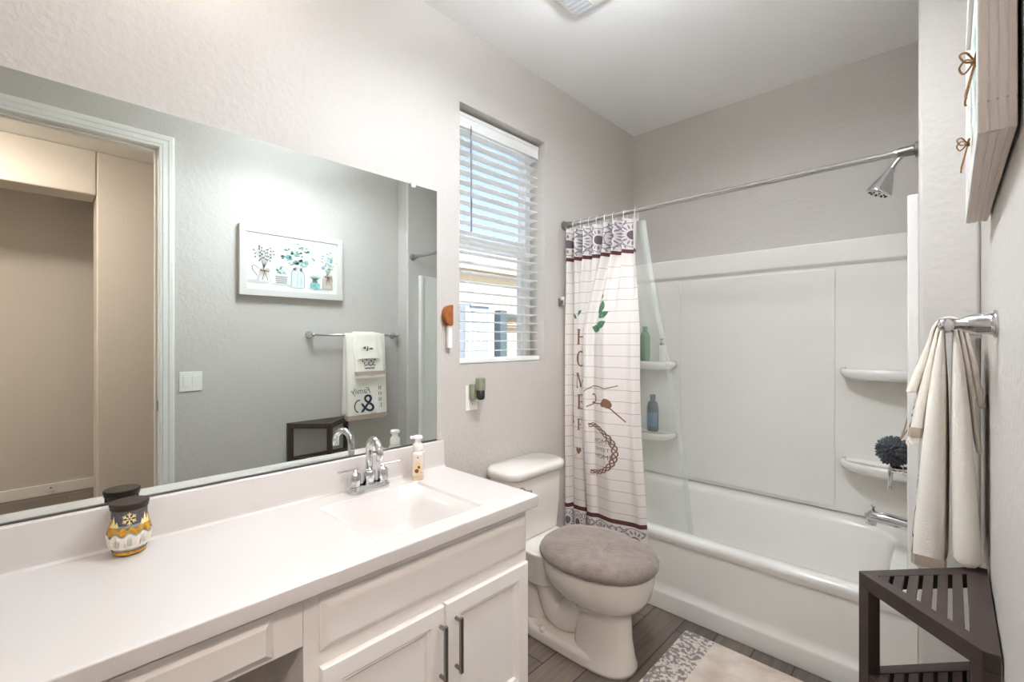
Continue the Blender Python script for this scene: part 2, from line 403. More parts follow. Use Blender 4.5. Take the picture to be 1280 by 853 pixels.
bm = NB(); box(bm, JX+.012, W-.015, JY-.014, JY, 0, .085); struct('baseboard_tub_end', bm, M_trim, bevel=.005)
# door casing with a stepped profile, jamb, strike plate
bm = NB()
CW = .071
PR = [(0, 0), (0, .009), (.004, .011), (.014, .0115), (.018, .015), (.040, .0155), (.046, .019), (.062, .0195), (.071, .017), (.071, 0)]   # (out from the opening, off the wall)
def mitre(off): return [(DY1+off, 0), (DY1+off, DZ+off), (DY0-off, DZ+off), (DY0-off, 0)]
loft(bm, [[(W-d, mitre(off)[k][0], mitre(off)[k][1]) for off, d in PR] for k in range(4)])
door = struct('door_1', bm, M_trim)
bm = NB()
box(bm, W-.002, W+.122, DY1, DY1+.019, 0, DZ); box(bm, W-.002, W+.122, DY0-.019, DY0, 0, DZ); box(bm, W-.002, W+.122, DY0-.019, DY1+.019, DZ, DZ+.019)
box(bm, W+.045, W+.08, DY1-.011, DY1, 0, DZ); box(bm, W+.045, W+.08, DY0, DY0+.011, 0, DZ); box(bm, W+.045, W+.08, DY0, DY1, DZ-.011, DZ)
obj('door_jamb', bm, M_trim, door, bevel=.002)
bm = NB(); box(bm, W+.012, W+.04, DY1-.0022, DY1, .93, .99); obj('strike_plate', bm, M_nickel, door, bevel=.001)

# ------------------------------------------------------------------ window, blind, yard
bm = NB()
FX0, FX1 = -.158, -.105
for (a, b, c, d) in ((WY0, WY0+.045, WZ0, WZ1), (WY1-.045, WY1, WZ0, WZ1), (WY0, WY1, WZ0-.03, WZ0+.016), (WY0, WY1, WZ1-.045, WZ1)):
    box(bm, FX0, FX1, a, b, c, d)
win = struct('window_1', bm, M_vinyl, bevel=.004)
bm = NB(); box(bm, -.15, -.108, WY0+.045, WY1-.045, 1.79, 1.852); obj('meeting_rail', bm, M_vinyl, win, bevel=.004)
bm = NB()
box(bm, -.132, -.100, WY0+.046, WY0+.085, WZ0+.016, 1.79); box(bm, -.132, -.100, WY1-.085, WY1-.046, WZ0+.016, 1.79); box(bm, -.132, -.100, WY0+.085, WY1-.085, WZ0+.0161, WZ0+.022)
obj('sash', bm, M_vinyl, win, bevel=.004)
bm = NB(); box(bm, -.146, -.143, WY0+.045, WY1-.045, WZ0+.01, WZ1-.04); obj('pane', bm, M_pane, win)
bl = thing('window_blind', 'white horizontal slat blind hanging open in the window', 'blind', (-.07, 1.64, WZ0))
bm = NB(); box(bm, -.052, -.042, WY0+.004, WY1-.004, 2.335, 2.405); box(bm, -.054, -.038, WY0+.004, WY1-.004, 2.385, 2.405); box(bm, -.053, -.040, WY0+.004, WY1-.004, 2.335, 2.345); obj('valance', bm, M_slat, bl, bevel=.004)
bm = NB(); box(bm, -.098, -.056, WY0+.006, WY1-.006, 2.36, 2.415); obj('headrail', bm, M_slat, bl, bevel=.002)
bm = NB()
NS = 23
for k in range(NS):
    z = 1.284+k*(2.325-1.284)/(NS-1)
    loft(bm, [[(-.096+.05*t, y, z+.0022*(1-(2*t-1)**2)+e+.003*(t-.5)) for t in (0, .25, .5, .75, 1)]+[(-.096+.05*t, y, z+.0022*(1-(2*t-1)**2)-e+.003*(t-.5)) for t in (1, .75, .5, .25, 0)] for y in (WY0+.008, WY1-.008) for e in (.0014,)])
obj('slats', bm, M_slat, bl)
bm = NB(); box(bm, -.078, -.026, WY0+.007, WY1-.012, WZ0+.003, WZ0+.026); obj('bottom_rail', bm, M_slat, bl, bevel=.004)
for yy in (WY0+.11, WY1-.11):
    bm = NB()
    for x in (-.097, -.045): tube(bm, [(x, yy, 1.25), (x, yy, 2.36)], .0009, 6)
    tube(bm, [(-.071, yy+.012, 1.25), (-.071, yy+.012, 2.36)], .0011, 6)
    obj('ladder_cord', bm, M_cord, bl)
bm = NB(); tube(bm, [(-.033, WY0+.098, 2.335), (-.033, WY0+.1, 1.85)], .0038, 8); tube(bm, [(-.033, WY0+.098, 2.35), (-.033, WY0+.098, 2.335)], .002, 6); obj('tilt_wand', bm, M_grout, bl)
# yard
bm = NB(); box(bm, -14, -.3, -4, 20, -.35, -.25); struct('ground_yard', bm, M_gravel)
hb = thing('neighbor_house', 'pale sunlit stucco house seen through the blind', 'house', (-8.5, 8, -.25))
bm = NB(); box(bm, -11, -8, 1, 17, -.25, 3.3); obj('wall', bm, M_stucco, hb)
bm = NB()
v = [bm.verts.new(p) for p in ((-7.6, .5, 3.22), (-7.6, 17.5, 3.22), (-9.5, 17.5, 4.05), (-9.5, .5, 4.05), (-7.6, .5, 3.36), (-7.6, 17.5, 3.36), (-9.5, 17.5, 4.2), (-9.5, .5, 4.2))]
for f in ((0, 1, 2, 3), (7, 6, 5, 4), (0, 4, 5, 1), (2, 6, 7, 3), (0, 3, 7, 4), (1, 5, 6, 2)): bm.faces.new([v[i] for i in f])
obj('roof', bm, M_roof, hb)
bm = NB(); box(bm, -5.2, -5.0, 6.59, 12, -.25, 1.86); tag(obj('block_fence', bm, M_block, bevel=.01), 'tan block fence outside, right of the grey gate post', 'fence')
sh = thing('storage_shed', 'pale blue grey shed outside, left of the gate post', 'shed', (-5.2, 5.9, -.25))
bm = NB(); box(bm, -5.6, -5.0, 5.66, 6.27, -.25, 1.98); obj('wall', bm, M_panel, sh, bevel=.01)
bm = NB()
for k in range(5): box(bm, -4.998, -4.985, 5.7+k*.125, 5.715+k*.125, -.25, 1.9)
obj('batten', bm, M_panel, sh)
bm = NB(); box(bm, -5.65, -4.95, 5.75, 6.3, 1.98, 2.03); obj('roof', bm, M_panel, sh)
gt = thing('yard_gate', 'grey metal gate post and rails outside, beside the shed', 'gate', (-4.9, 6.6, -.25))
bm = NB(); box(bm, -4.98, -4.8, 6.39, 6.58, -.25, 1.92); obj('post', bm, M_gate, gt, bevel=.01)
bm = NB(); box(bm, -4.95, -4.88, 6.58, 7.3, 1.78, 1.85); obj('rail', bm, M_gate, gt)
bm = NB(); box(bm, -4.95, -4.88, 6.58, 7.3, 1.60, 1.635); obj('rail', bm, M_gate, gt)

# ------------------------------------------------------------------ lamps
vl = thing('vanity_light', 'three globe vanity light above the mirror', 'light', (.0, .18, 2.5))
bm = NB(); box(bm, .001, .03, -.16, .5, 2.46, 2.54); obj('back_plate', bm, M_nickel, vl, bevel=.005)
for yy in (-.06, .17, .40):
    bm = NB(); tube(bm, [(.03, yy, 2.5), (.14, yy, 2.52)], .012, 10); a = obj('arm', bm, M_nickel, vl, smooth=True)
    bm = NB(); bmesh.ops.create_uvsphere(bm, u_segments=20, v_segments=12, radius=.062, matrix=Matrix.Translation((.19, yy, 2.54)))
    obj('globe', bm, emis('lit_globe', (255, 246, 240), LAMP_E), vl, smooth=True)
cl = thing('added_ceiling_light', 'added white drum ceiling light, out of view in the middle of the room', 'light', (.95, 1.17, H))  # added fixture, out of view, to brighten the room evenly
bm = NB(); tube(bm, [(.95, 1.17, H-.02), (.95, 1.17, H-.185)], .012, 10); obj('stem', bm, M_nickel, cl, smooth=True)
bm = NB(); lathe(bm, [(.06, -.025), (.065, -.01), (.065, 0)], (.95, 1.17, H)); obj('canopy', bm, M_nickel, cl, smooth=True)
LX, LY, LZ = .95, 1.17, H-.25
bm = NB(); lathe(bm, [(.188, -.055), (.188, .055), (.192, .055), (.192, -.055), (.188, -.055)], (LX, LY, LZ), n=40, caps=False); obj('drum_shade', bm, M_plate, cl, smooth=False)
bm = NB(); lathe(bm, [(.187, -.046), (.187, -.052)], (LX, LY, LZ), n=40); obj('lower_diffuser', bm, emis('fill_lower_diffuser', LCOL, CEIL_E), cl)
bm = NB(); lathe(bm, [(.187, .046), (.187, .052)], (LX, LY, LZ), n=40); obj('upper_diffuser', bm, emis('fill_upper_diffuser', LCOL, CEIL_UP), cl)  # upward glow added to lift the ceiling and upper walls
hl = thing('added_hall_light', 'added flush round ceiling light, out of view in the hall', 'light', (2.35, -.45, H))  # added lamp, unseen: lifts the hall, the room beyond and the cabinet fronts
bm = NB(); lathe(bm, [(.02, -.05), (.12, -.04), (.15, -.015)], (2.35, -.45, H)); obj('diffuser', bm, emis('hall_fill_glow', (255, 236, 222), HALL_E), hl, smooth=True)
bm = NB(); lathe(bm, [(.16, -.016), (.16, 0)], (2.35, -.45, H)); obj('rim', bm, M_nickel, hl)

# ------------------------------------------------------------------ tub and surround
TY = 2.16; TZ = .392; TX0 = .004; TX1 = 1.526; BY = 2.905
tub = thing('bathtub', 'white alcove bathtub with a plain apron along the back wall', 'bathtub', (.765, 2.5, 0))
def rimz(y): return TZ+.052*smooth01((y-2.24)/.58)
def ringz(P, dz): return [(p[0], p[1], rimz(p[1])+dz) for p in P]
N_ = 8
rings = []
o0 = rrect(TX0, TX1, TY+.006, BY+.015, 0, .012, N_); o1 = rrect(TX0, TX1, TY, BY+.015, 0, .014, N_)
rings.append([(p[0], p[1], rimz(p[1])-.05) for p in o0])
rings.append(ringz(o1, -.028)); rings.append(ringz(o1, -.012))
rings.append(ringz(rrect(TX0+.004, TX1-.004, TY+.008, BY+.012, 0, .014, N_), -.002))
rings.append(ringz(rrect(TX0+.012, TX1-.012, TY+.022, BY+.008, 0, .02, N_), 0))
rings.append(ringz(rrect(.075, 1.44, TY+.062, 2.80, 0, .13, N_), 0.0))
rings.append(ringz(rrect(.083, 1.432, TY+.072, 2.79, 0, .13, N_), -.006))
rings.append(ringz(rrect(.09, 1.425, TY+.08, 2.782, 0, .13, N_), -.022))
rings.append([(p[0], p[1], .26) for p in rrect(.13, 1.40, TY+.10, 2.76, 0, .14, N_)])
rings.append([(p[0], p[1], .14) for p in rrect(.19, 1.375, TY+.125, 2.735, 0, .14, N_)])
rings.append([(p[0], p[1], .095) for p in rrect(.25, 1.34, TY+.16, 2.70, 0, .13, N_)])
rings.append([(p[0], p[1], .08) for p in rrect(.32, 1.27, TY+.22, 2.64, 0, .10, N_)])
bm = NB(); loft(bm, rings, False, True); obj('basin', bm, M_acryl, tub, smooth=True)
bm = NB()
prof = [(TY+.006, TZ-.03), (TY+.012, TZ-.05), (TY+.016, .13), (TY+.013, .105), (TY+.004, .09), (TY, .08), (TY, 0), (TY+.05, 0), (TY+.05, TZ-.03)]
loft(bm, [[(x, y, z) for y, z in prof] for x in (TX0, TX1)]); obj('apron', bm, M_acryl, tub, bevel=.004)
bm = NB(); lathe(bm, [(.03, .0), (.032, .003), (.022, .006)], (1.25, 2.45, .081)); obj('drain', bm, M_chrome, tub)
sur = thing('tub_surround', 'white moulded three wall shower surround above the bathtub', 'shower surround', (.765, 2.9, .45))
SZ0, SZ1 = .446, 1.855
bm = NB()
box(bm, .002, JX-.002, BY, D-.001, SZ0, SZ1)
box(bm, .002, JX-.002, BY-.002, BY+.005, SZ0, SZ1-.13)
prof = [(BY+.004, SZ1), (BY-.026, SZ1-.004), (BY-.030, SZ1-.012), (BY-.030, 1.745), (BY-.024, 1.735), (BY+.004, 1.72)]
loft(bm, [[(x, y, z) for y, z in prof] for x in (.004, JX-.004)])
obj('back_panel', bm, M_acryl, sur, bevel=.003)
bm = NB(); box(bm, .346, 1.173, BY-.012, BY, .465, 1.712); obj('raised_panel', bm, M_acryl, sur, bevel=.010, seg=4)
for s, (xa, xb) in enumerate(((.001, .02), (JX-.022, JX-.001))):
    bm = NB(); loft(bm, [[(x, y, z) for y, z in ((2.19, .3965), (2.24, .3965), (2.45, .421), (2.82, SZ0), (BY+.005, SZ0), (BY+.005, SZ1), (2.19, SZ1))] for x in (xa, xb)])
    xo = (xa, xb+.012) if s == 0 else (xa-.012, xb)
    box(bm, xo[0], xo[1], 2.172, 2.205, TZ+.003, SZ1+.004)
    obj('side_panel', bm, M_acryl, sur, bevel=.006, seg=3)
def corner_shelf(side, z, name='corner_shelf'):
    bm = NB(); n = 12
    cx = .018 if side < 0 else JX-.02; sg = 1 if side < 0 else -1
    A, B = .31, .17
    def outline(k, zz):
        P = [(cx, BY, zz)]
        for i in range(n+1):
            t = pi/2*i/n
            e = .55
            P.append((cx+sg*A*k*abs(cos(t))**e, BY-B*k*abs(sin(t))**e, zz))
        return P
    loft(bm, [outline(.90, z-.05), outline(.97, z-.038), outline(1, z-.022), outline(1, z-.010), outline(.985, z), outline(.95, z+.002), outline(.92, z-.003)])
    return obj(name, bm, M_acryl, sur, smooth=True)
for s in (-1, 1):
    for z in (1.195, .735): corner_shelf(s, z)
# ------------------------------------------------------------------ shower fittings
SY = 2.53
sh = thing('showerhead', 'chrome shower head on a bent arm above the tub', 'shower head', (JX, SY, 2.12))
bm = NB(); tube(bm, catmull([(JX-.002, SY, 2.13), (1.49, SY, 2.128), (1.455, SY, 2.105), (1.432, SY, 2.075), (1.425, SY, 2.06)], 6), .0085, 12); obj('arm', bm, M_chrome, sh, smooth=True)
bm = NB(); lathe(bm, [(.01, -.006), (.032, -.004), (.032, 0)], (JX-.001, SY, 2.13), (1, 0, 0)); obj('flange', bm, M_chrome, sh, smooth=True)
ax = Vector((-.42, 0, -.9)).normalized()
bm = NB(); lathe(bm, [(.011, -.01), (.015, 0), (.016, .012), (.024, .03), (.036, .06), (.043, .082), (.047, .09), (.047, .1), (.04, .104)], (1.425, SY, 2.062), ax, 24); obj('head', bm, M_chrome, sh, smooth=True)
bm = NB()
for k in range(10):
    a = 2*pi*k/10; u = ax.cross(Vector((0, 1, 0))).normalized(); c = Vector((1.425, SY, 2.062))+ax*.103+(u*cos(a)+Vector((0, 1, 0))*sin(a))*.032
    lathe(bm, [(.004, 0), (.003, .005)], c, ax, 8)
obj('nozzles', bm, M_dark, sh)
vv = thing('shower_valve', 'chrome lever shower valve on the tub end wall', 'tap', (JX, SY, .79))
bm = NB(); lathe(bm, [(.075, -.004), (.075, -.009), (.06, -.013), (.02, -.016)], (JX-.024, SY, .79), (1, 0, 0)); obj('escutcheon', bm, M_chrome, vv, smooth=True)
bm = NB(); lathe(bm, [(.02, 0), (.022, .004), (.022, .03), (.018, .034), (.018, .05), (.02, .054), (.02, .07), (.016, .074)], (JX-.032, SY, .79), (-1, 0, 0)); obj('hub', bm, M_chrome, vv, bevel=.001)
bm = NB(); tube(bm, [(1.428, SY, .802), (1.424, SY, .79), (1.422, SY-.002, .70)], [.008, .009, .0075], 12); obj('lever', bm, M_chrome, vv, smooth=True)
sp = thing('tub_spout', 'chrome tub spout with a diverter knob, low on the tub end wall', 'tap', (JX, SY, .56))
bm = NB(); tube(bm, [(JX-.024, SY, .560), (1.49, SY, .562), (1.42, SY, .570), (1.36, SY, .572), (1.343, SY, .562)], [.027, .026, .025, .026, .017], 18); lathe(bm, [(.028, 0), (.028, .006), (.02, .01)], (JX-.024, SY, .565), (-1, 0, 0)); obj('spout', bm, M_chrome, sp, smooth=True)
bm = NB(); tube(bm, [(1.362, SY, .575), (1.358, SY, .536)], .019, 14); obj('nozzle', bm, M_chrome, sp, smooth=True)
bm = NB(); lathe(bm, [(.004, 0), (.004, .018), (.008, .02), (.008, .028), (.004, .03)], (1.366, SY, .592)); obj('diverter_knob', bm, M_chrome, sp, smooth=True)
lf = thing('loofah', 'charcoal mesh bath puff hanging beside the lower right shelf', 'loofah', (1.455, 2.55, .86))
bm = NB()
bmesh.ops.create_icosphere(bm, subdivisions=5, radius=.05, matrix=Matrix.Identity(4))
for v_ in bm.verts:
    n_ = v_.co.normalized()
    r = .052+.007*sin(n_.x*17+3*sin(n_.y*11))*1+.006*sin(n_.y*23+n_.z*14+2*sin(n_.x*13))+.005*sin(n_.z*31+n_.x*19)
    v_.co = Vector((1.438, 2.475, .876))+n_*r
obj('mesh_puff', bm, M_loofah, lf, smooth=True)
bm = NB(); tube(bm, catmull([(1.455, 2.48, .915), (1.475, 2.51, .99), (1.487, 2.52, 1.06), (1.494, 2.525, 1.10), (1.500, 2.523, 1.06), (1.49, 2.515, .99), (1.452, 2.485, .915)], 6), .0035, 8); obj('cord', bm, M_rope, lf, smooth=True)

# bottles on the left shelves
bt = thing('shampoo_bottle', 'green bottle on the upper left tub shelf behind the curtain', 'bottle', (.135, 2.83, 1.197))
bm = NB(); loft(bm, [[(.135+a*cos(q), 2.83+b*sin(q), z) for q in [2*pi*k/20 for k in range(20)]] for a, b, z in ((.03, .02, 1.197), (.034, .022, 1.205), (.034, .022, 1.36), (.026, .018, 1.385), (.012, .012, 1.395))]); obj('body', bm, M_green, bt, smooth=True)
bm = NB(); lathe(bm, [(.016, 1.395), (.016, 1.425), (.014, 1.427)], (.135, 2.83, 0)); obj('cap', bm, M_green, bt, smooth=True)
bt = thing('pump_bottle', 'small frosted bottle with dark pump at the end of the upper left tub shelf', 'bottle', (.262, 2.83, 1.197))
bm = NB(); lathe(bm, [(.02, 0), (.023, .006), (.023, .085), (.018, .1), (.01, .106)], (.252, 2.83, 1.197)); obj('body', bm, M_pump, bt, smooth=True)
bm = NB(); lathe(bm, [(.011, .106), (.011, .122), (.004, .124), (.004, .14), (.012, .141), (.012, .15)], (.252, 2.83, 1.197)); obj('pump', bm, M_lid, bt, smooth=True)
bt = thing('body_wash_bottle', 'dark navy bottle with blue label on the lower left tub shelf', 'bottle', (.19, 2.83, .737))
bm = NB(); loft(bm, [[(.19+a*cos(q), 2.83+b*sin(q), z) for q in [2*pi*k/20 for k in range(20)]] for a, b, z in ((.035, .022, .737), (.04, .025, .745), (.04, .025, .89), (.03, .02, .93), (.016, .016, .935))]); obj('body', bm, M_teal, bt, smooth=True)
bm = NB(); lathe(bm, [(.018, .935), (.018, .975), (.015, .978)], (.19, 2.83, 0)); obj('cap', bm, M_teal, bt, smooth=True)
bm = NB(); loft(bm, [[(.19+.0405*cos(q), 2.83+.0255*sin(q), z) for q in [pi*1.1+.7*pi*k/14 for k in range(15)]] for z in (.77, .86)], False, False, False); obj('label', bm, M_blue, bt, smooth=True)

# ------------------------------------------------------------------ shower rod, rings, curtain, liner
RY = 2.118; RZ = 1.993
rod = thing('shower_rod', 'silver tension shower rod spanning the tub alcove', 'rod', (.765, RY, RZ))
bm = NB(); tube(bm, [(.02, RY, RZ), (.07, RY, RZ), (.072, RY, RZ), (1.46, RY, RZ+.006), (1.462, RY, RZ+.006), (JX-.012, RY, RZ+.006)], [.0138, .0138, .0122, .0122, .0142, .0142], 16); obj('tube', bm, M_silver, rod, smooth=True)
for x, s in ((.001, 1), (JX-.001, -1)):
    bm = NB(); lathe(bm, [(.027, 0), (.027, .008), (.019, .012), (.017, .05), (.015, .055)], (x, RY, RZ+(.006 if s < 0 else 0)), (s, 0, 0)); obj('end_flange', bm, M_nickel, rod, bevel=.001)
CT = 1.955; CB = .215; CY = 2.100
MID = [(0, .010, .022), (.06, .028, -.015), (.12, .046, -.010), (.16, .054, .045), (.20, .060, .042), (.24, .074, .004), (.34, .115, -.006), (.43, .150, .004), (.47, .162, .052), (.51, .166, .055),
       (.555, .166, -.018), (.59, .182, -.062), (.64, .215, -.070), (.68, .240, -.040), (.73, .268, -.055), (.80, .325, -.075), (.87, .39, -.050), (.92, .435, -.035), (.96, .468, -.050), (1.0, .495, -.004)]
MIDS = [(s, *[sum(c)/1 for c in ((x,), (y,))]) for s, x, y in MID]
def curt(s, z, off=0.0):
    def P(s):
        s = max(0, min(1, s))
        xt = .014+.456*s; yt = .032*sin(2*pi*7.6*s+.6)+.008*sin(2*pi*17*s)
        xm, ym = [sum(q)/3 for q in zip(lerp_table(MID, max(0, s-.012)), lerp_table(MID, s), lerp_table(MID, min(1, s+.012)))]
        wv = smooth01((1.93-z)/.62)
        x = xt+(xm-xt)*wv; y = yt+(ym-yt)*wv
        x += .035*(x-.02)*smooth01((1.2-z)/1.0)*1.6
        y = y*(1-.45*smooth01((.9-z)/.7))+.030*(x/.5)*smooth01((1.0-z)/.8)
        return Vector((x, CY+y, z))
    p = P(s)
    if off:
        t = P(s+.004)-P(s-.004); n = Vector((t.y, -t.x, 0)).normalized(); p = p+n*off
    return p
cu = thing('shower_curtain', 'white farmhouse print shower curtain bunched at the left end of the rod', 'shower curtain', (.26, CY, CB))
bm = NB(); ns, nz_ = 150, 60
R_ = [[bm.verts.new(curt(i/ns, CB+(CT-CB)*j/nz_)) for i in range(ns+1)] for j in range(nz_+1)]
for j in range(nz_):
    for i in range(ns): bm.faces.new((R_[j][i], R_[j][i+1], R_[j+1][i+1], R_[j+1][i]))
cloth = obj('cloth', bm, M_curtain, cu, smooth=True)
SX = 1/.66     # s per metre of cloth
cmap = lambda q, z: curt(q, z, .0022)
def S(P): return [[(p[0]*SX, p[1]) for p in q] for q in P]   # shapes drawn in metres of cloth
def medallion(cx, cz, r, z0, z1):
    a, b = [], []
    for k in range(16): a.append(leaf(cx+cos(2*pi*k/16)*r*.46, cz+sin(2*pi*k/16)*r*.46, r*.40, r*.13, 2*pi*k/16))
    a += ring(cx, cz, r*.94, r, n=30)
    b.append(ell(cx, cz, r*.36, r*.36, n=22))
    clip = lambda L: [q for q in L if all(z0 < p[1] < z1 for p in q)]
    return clip(a), clip(b)
for (z0, z1, zc) in ((1.799, 1.952, 1.872), (CB+.003, .390, .322)):
    A, B = [], []
    for k in range(5):
        a, b = medallion(.068+k*.136, zc, .064, z0, z1); A += a; B += b
        for zz in (zc+.07, zc-.07):
            c = .068+k*.136+.068
            q = ring(c, zz, .040, .045, n=22)+ring(c, zz, .016, .021, n=14)+[leaf(c+.018*cos(t), zz+.018*sin(t), .02, .008, t) for t in [pi/4*i for i in range(8)]]
            A += [p for p in q if all(z0 < e[1] < z1 and 0.005 < e[0] < .655 for e in p)]
    A = [p for p in A if all(.005 < e[0] < .655 for e in p)]
    decal('medallion_border', S(A), cmap, M_medal, cloth, .012); decal('medallion_centers', S(B), cmap, M_medald, cloth, .012)
# printed words and motifs (metres along the cloth, height)
lx = .216
L_ = serif('H', lx, 1.312, .086, .082)+serif('O', lx-.004, 1.190, .088, .084)+serif('M', lx-.008, 1.072, .084, .092)+serif('E', lx+.002, .955, .082, .068)+serif('F', lx+.0, .838, .064, .05)+serif('I', lx+.052, .838, .064, .026)
decal('printed_word', S(L_), cmap, M_brownp, cloth, .012)
sm = shift(text_polys('HOME', .034), .455, .802)+shift(text_polys('SWEET', .026), .462, .762)+shift(text_polys('HOME', .034), .458, .722)
decal('printed_motto', S(sm), cmap, M_greyp, cloth, .012)
gl = [leaf(.205, 1.47, .05, .022, .7), leaf(.19, 1.455, .045, .02, 2.5), leaf(.478, 1.47, .075, .04, 1.3), leaf(.48, 1.455, .06, .034, .5), leaf(.50, 1.39, .065, .042, 2.9), leaf(.475, 1.40, .06, .04, .6), leaf(.485, 1.55, .03, .022, 1.6)]
decal('printed_leaves', S(gl), cmap, M_greenp, cloth, .012)
br = strokes([(.405, 1.065), (.45, 1.095), (.49, 1.096), (.53, 1.088), (.575, 1.105)], .0045)+strokes([(.42, .985), (.46, 1.005), (.52, 1.008), (.55, .985), (.60, .925)], .0055)+[ell(.535, 1.012, .018, .026, .4), ell(.52, 1.006, .014, .014)]
br += ring(.455, 1.03, .018, .026, -2, 2, 14)+[ell(.225, .72, .016, .014), ell(.213, .73, .012, .014), ell(.238, .73, .012, .014), ell(.155, .895, .012, .014), ell(.165, .88, .010, .010)]+strokes([(.205, .71), (.19, .69)], .003)
for k in range(3):
    pts = [(.448+(.105+.010*sin(a*9+k*2.1))*cos(a)*1.05, .765+(.125+.010*sin(a*9+k*2.1))*sin(a)) for a in [-1.75+3.5*i/40 for i in range(41)]]
    br += strokes(pts, .005)
decal('printed_wreath', S(br), cmap, M_brownp, cloth, .012)
nv = ring(.09, 1.09, .052, .057, -1.4, 1.4, 20)+[leaf(.138, 1.09+q, .022, .012, 2.8) for q in (-.05, -.025, 0, .025, .05)]+[ell(.345, 1.235, .018, .014), ell(.352, 1.076, .026, .016), leaf(.32, 1.03, .06, .03, 1.2)]
nv += strokes([(.335, 1.29), (.355, 1.33), (.35, 1.28), (.375, 1.34), (.372, 1.27), (.39, 1.30)], .005)
decal('printed_sprigs', S(nv), cmap, M_navyp, cloth, .012)
for i, s in enumerate((.03, .13, .24, .36, .47, .58, .69, .83, .97)):
    p = curt(s, CT-.012)
    if i == 0:
        r0 = thing('curtain_ring', 'clear plastic ring holding the curtain to the rod', 'curtain ring', (p.x, RY, RZ), 'curtain rings on the shower rod')
        bm = NB(); tube(bm, [(p.x+.002*sin(a), RY+.017*sin(a)+(p.y-RY)*.5*(1-cos(a)), RZ-.016+.033*cos(a)) for a in [2*pi*k/22 for k in range(22)]], .0018, 6, closed=True)
        c0 = obj('hoop', bm, M_pump, r0, smooth=True); px0 = p.x
    else:
        r1 = r0.copy(); COL.objects.link(r1); r1.location = (p.x, RY, RZ)
        c1 = c0.copy(); COL.objects.link(c1); c1.parent = r1; c1.matrix_parent_inverse = c0.matrix_parent_inverse
bm = NB(); ns, nz_ = 40, 50
def liner(s, z):
    t = (CT-.005-z)/(CT-.30)
    x = .20+s*(.285+.205*t**1.0); y = 2.158+.13*smooth01(t*1.35)+.010*sin(s*26)*(1-.5*t)
    if z < TZ+.02: y = max(y, TY+.095)
    return Vector((x, y, z))
R_ = [[bm.verts.new(liner(i/ns, .30+(CT-.005-.30)*j/nz_)) for i in range(ns+1)] for j in range(nz_+1)]
for j in range(nz_):
    for i in range(ns): bm.faces.new((R_[j][i], R_[j][i+1], R_[j+1][i+1], R_[j+1][i]))
ln = thing('shower_liner', 'frosted clear plastic liner slanting into the tub behind the printed curtain', 'shower liner', (.4, 2.2, .3))
obj('sheet', bm, M_liner, ln, smooth=True)
bm = NB()
R_ = [[bm.verts.new(liner(1-q, .30+(CT-.005-.30)*j/nz_)+Vector((0, -.003, 0))) for q in (0, .055)] for j in range(nz_+1)]
for j in range(nz_): bm.faces.new((R_[j][0], R_[j][1], R_[j+1][1], R_[j+1][0]))
obj('hem', bm, M_liner, ln, smooth=True)
hk = thing('curtain_clip', 'small silver and white splash clip on the left wall beside the curtain', 'clip', (.0, 2.085, 1.555))
bm = NB(); box(bm, 0, .012, 2.063, 2.078, 1.53, 1.575); box(bm, .012, .03, 2.066, 2.076, 1.54, 1.562); obj('bracket', bm, M_nickel, hk, bevel=.002)
bm = NB(); box(bm, .012, .03, 2.0775, 2.083, 1.533, 1.583); obj('pad', bm, M_plate, hk, bevel=.001)

# ------------------------------------------------------------------ vanity
CZ = .791; CXF = .5577; CYE = 1.242; BYS = YF+.002
ct = thing('vanity_countertop', 'white cultured marble vanity top with integral basin', 'countertop', (.28, .4, .752))
SX0, SX1, SY0, SY1 = .118, .487, .645, 1.035
def basin(x, y):
    d = min(x-SX0, SX1-x, y-SY0, SY1-y)
    if d <= 0: return CZ
    # straight lip then a bowl sloping to the drain
    dx = min(x-SX0, SX1-x); dy = min(y-SY0, SY1-y)
    q = smooth01(dx/.085)*smooth01(dy/.11)
    return CZ-.006*min(1, d/.006)-.115*q-.006*min(1, d/.012)
def lines(a, b, step, extra):
    n = max(1, round((b-a)/step)); L = [a+(b-a)*i/n for i in range(n+1)]+extra
    L = sorted(set(round(v_, 4) for v_ in L)); return L
xs = lines(.02, CXF-.008, .0125, [SX0-.002, SX0, SX0+.003, SX0+.006, SX1-.006, SX1-.003, SX1, SX1+.002])
ys = lines(BYS, CYE-.008, .05, [])+lines(SY0-.02, SY1+.02, .0125, [SY0-.002, SY0, SY0+.003, SY0+.006, SY1-.006, SY1-.003, SY1, SY1+.002]); ys = sorted(set(ys))
bm = NB()
G = [[bm.verts.new((x, y, basin(x, y))) for y in ys] for x in xs]
for i in range(len(xs)-1):
    for j in range(len(ys)-1): bm.faces.new((G[i][j], G[i+1][j], G[i+1][j+1], G[i][j+1]))
# rolled front and end edges
EP = [(0, 0), (.0052, -.0005), (.0073, -.0018), (.008, -.0045), (.008, -.036), (.006, -.039), (-.03, -.039)]
fr = [[bm.verts.new((CXF-.008+a, y, CZ+b)) for y in ys[:-1]]+[None] for a, b in EP[1:]]
prev = G[-1]
edge_rows = []
for (a, b) in EP[1:]:
    # front edge then round corner then right end edge, as one strip
    row = [bm.verts.new((CXF-.008+a, y, CZ+b)) for y in ys]
    cxr, cyr = CXF-.008, CYE-.008
    cor = [bm.verts.new((cxr+a*cos(t), cyr+a*sin(t), CZ+b)) for t in (pi/6, pi/3)]
    end = [bm.verts.new((x, cyr+a, CZ+b)) for x in xs[::-1]]
    edge_rows.append(row+cor+end)
first = [G[-1][j] for j in range(len(ys))]+[G[-1][-1], G[-1][-1]]+[G[i][-1] for i in range(len(xs)-1, -1, -1)]
allr = [first]+edge_rows
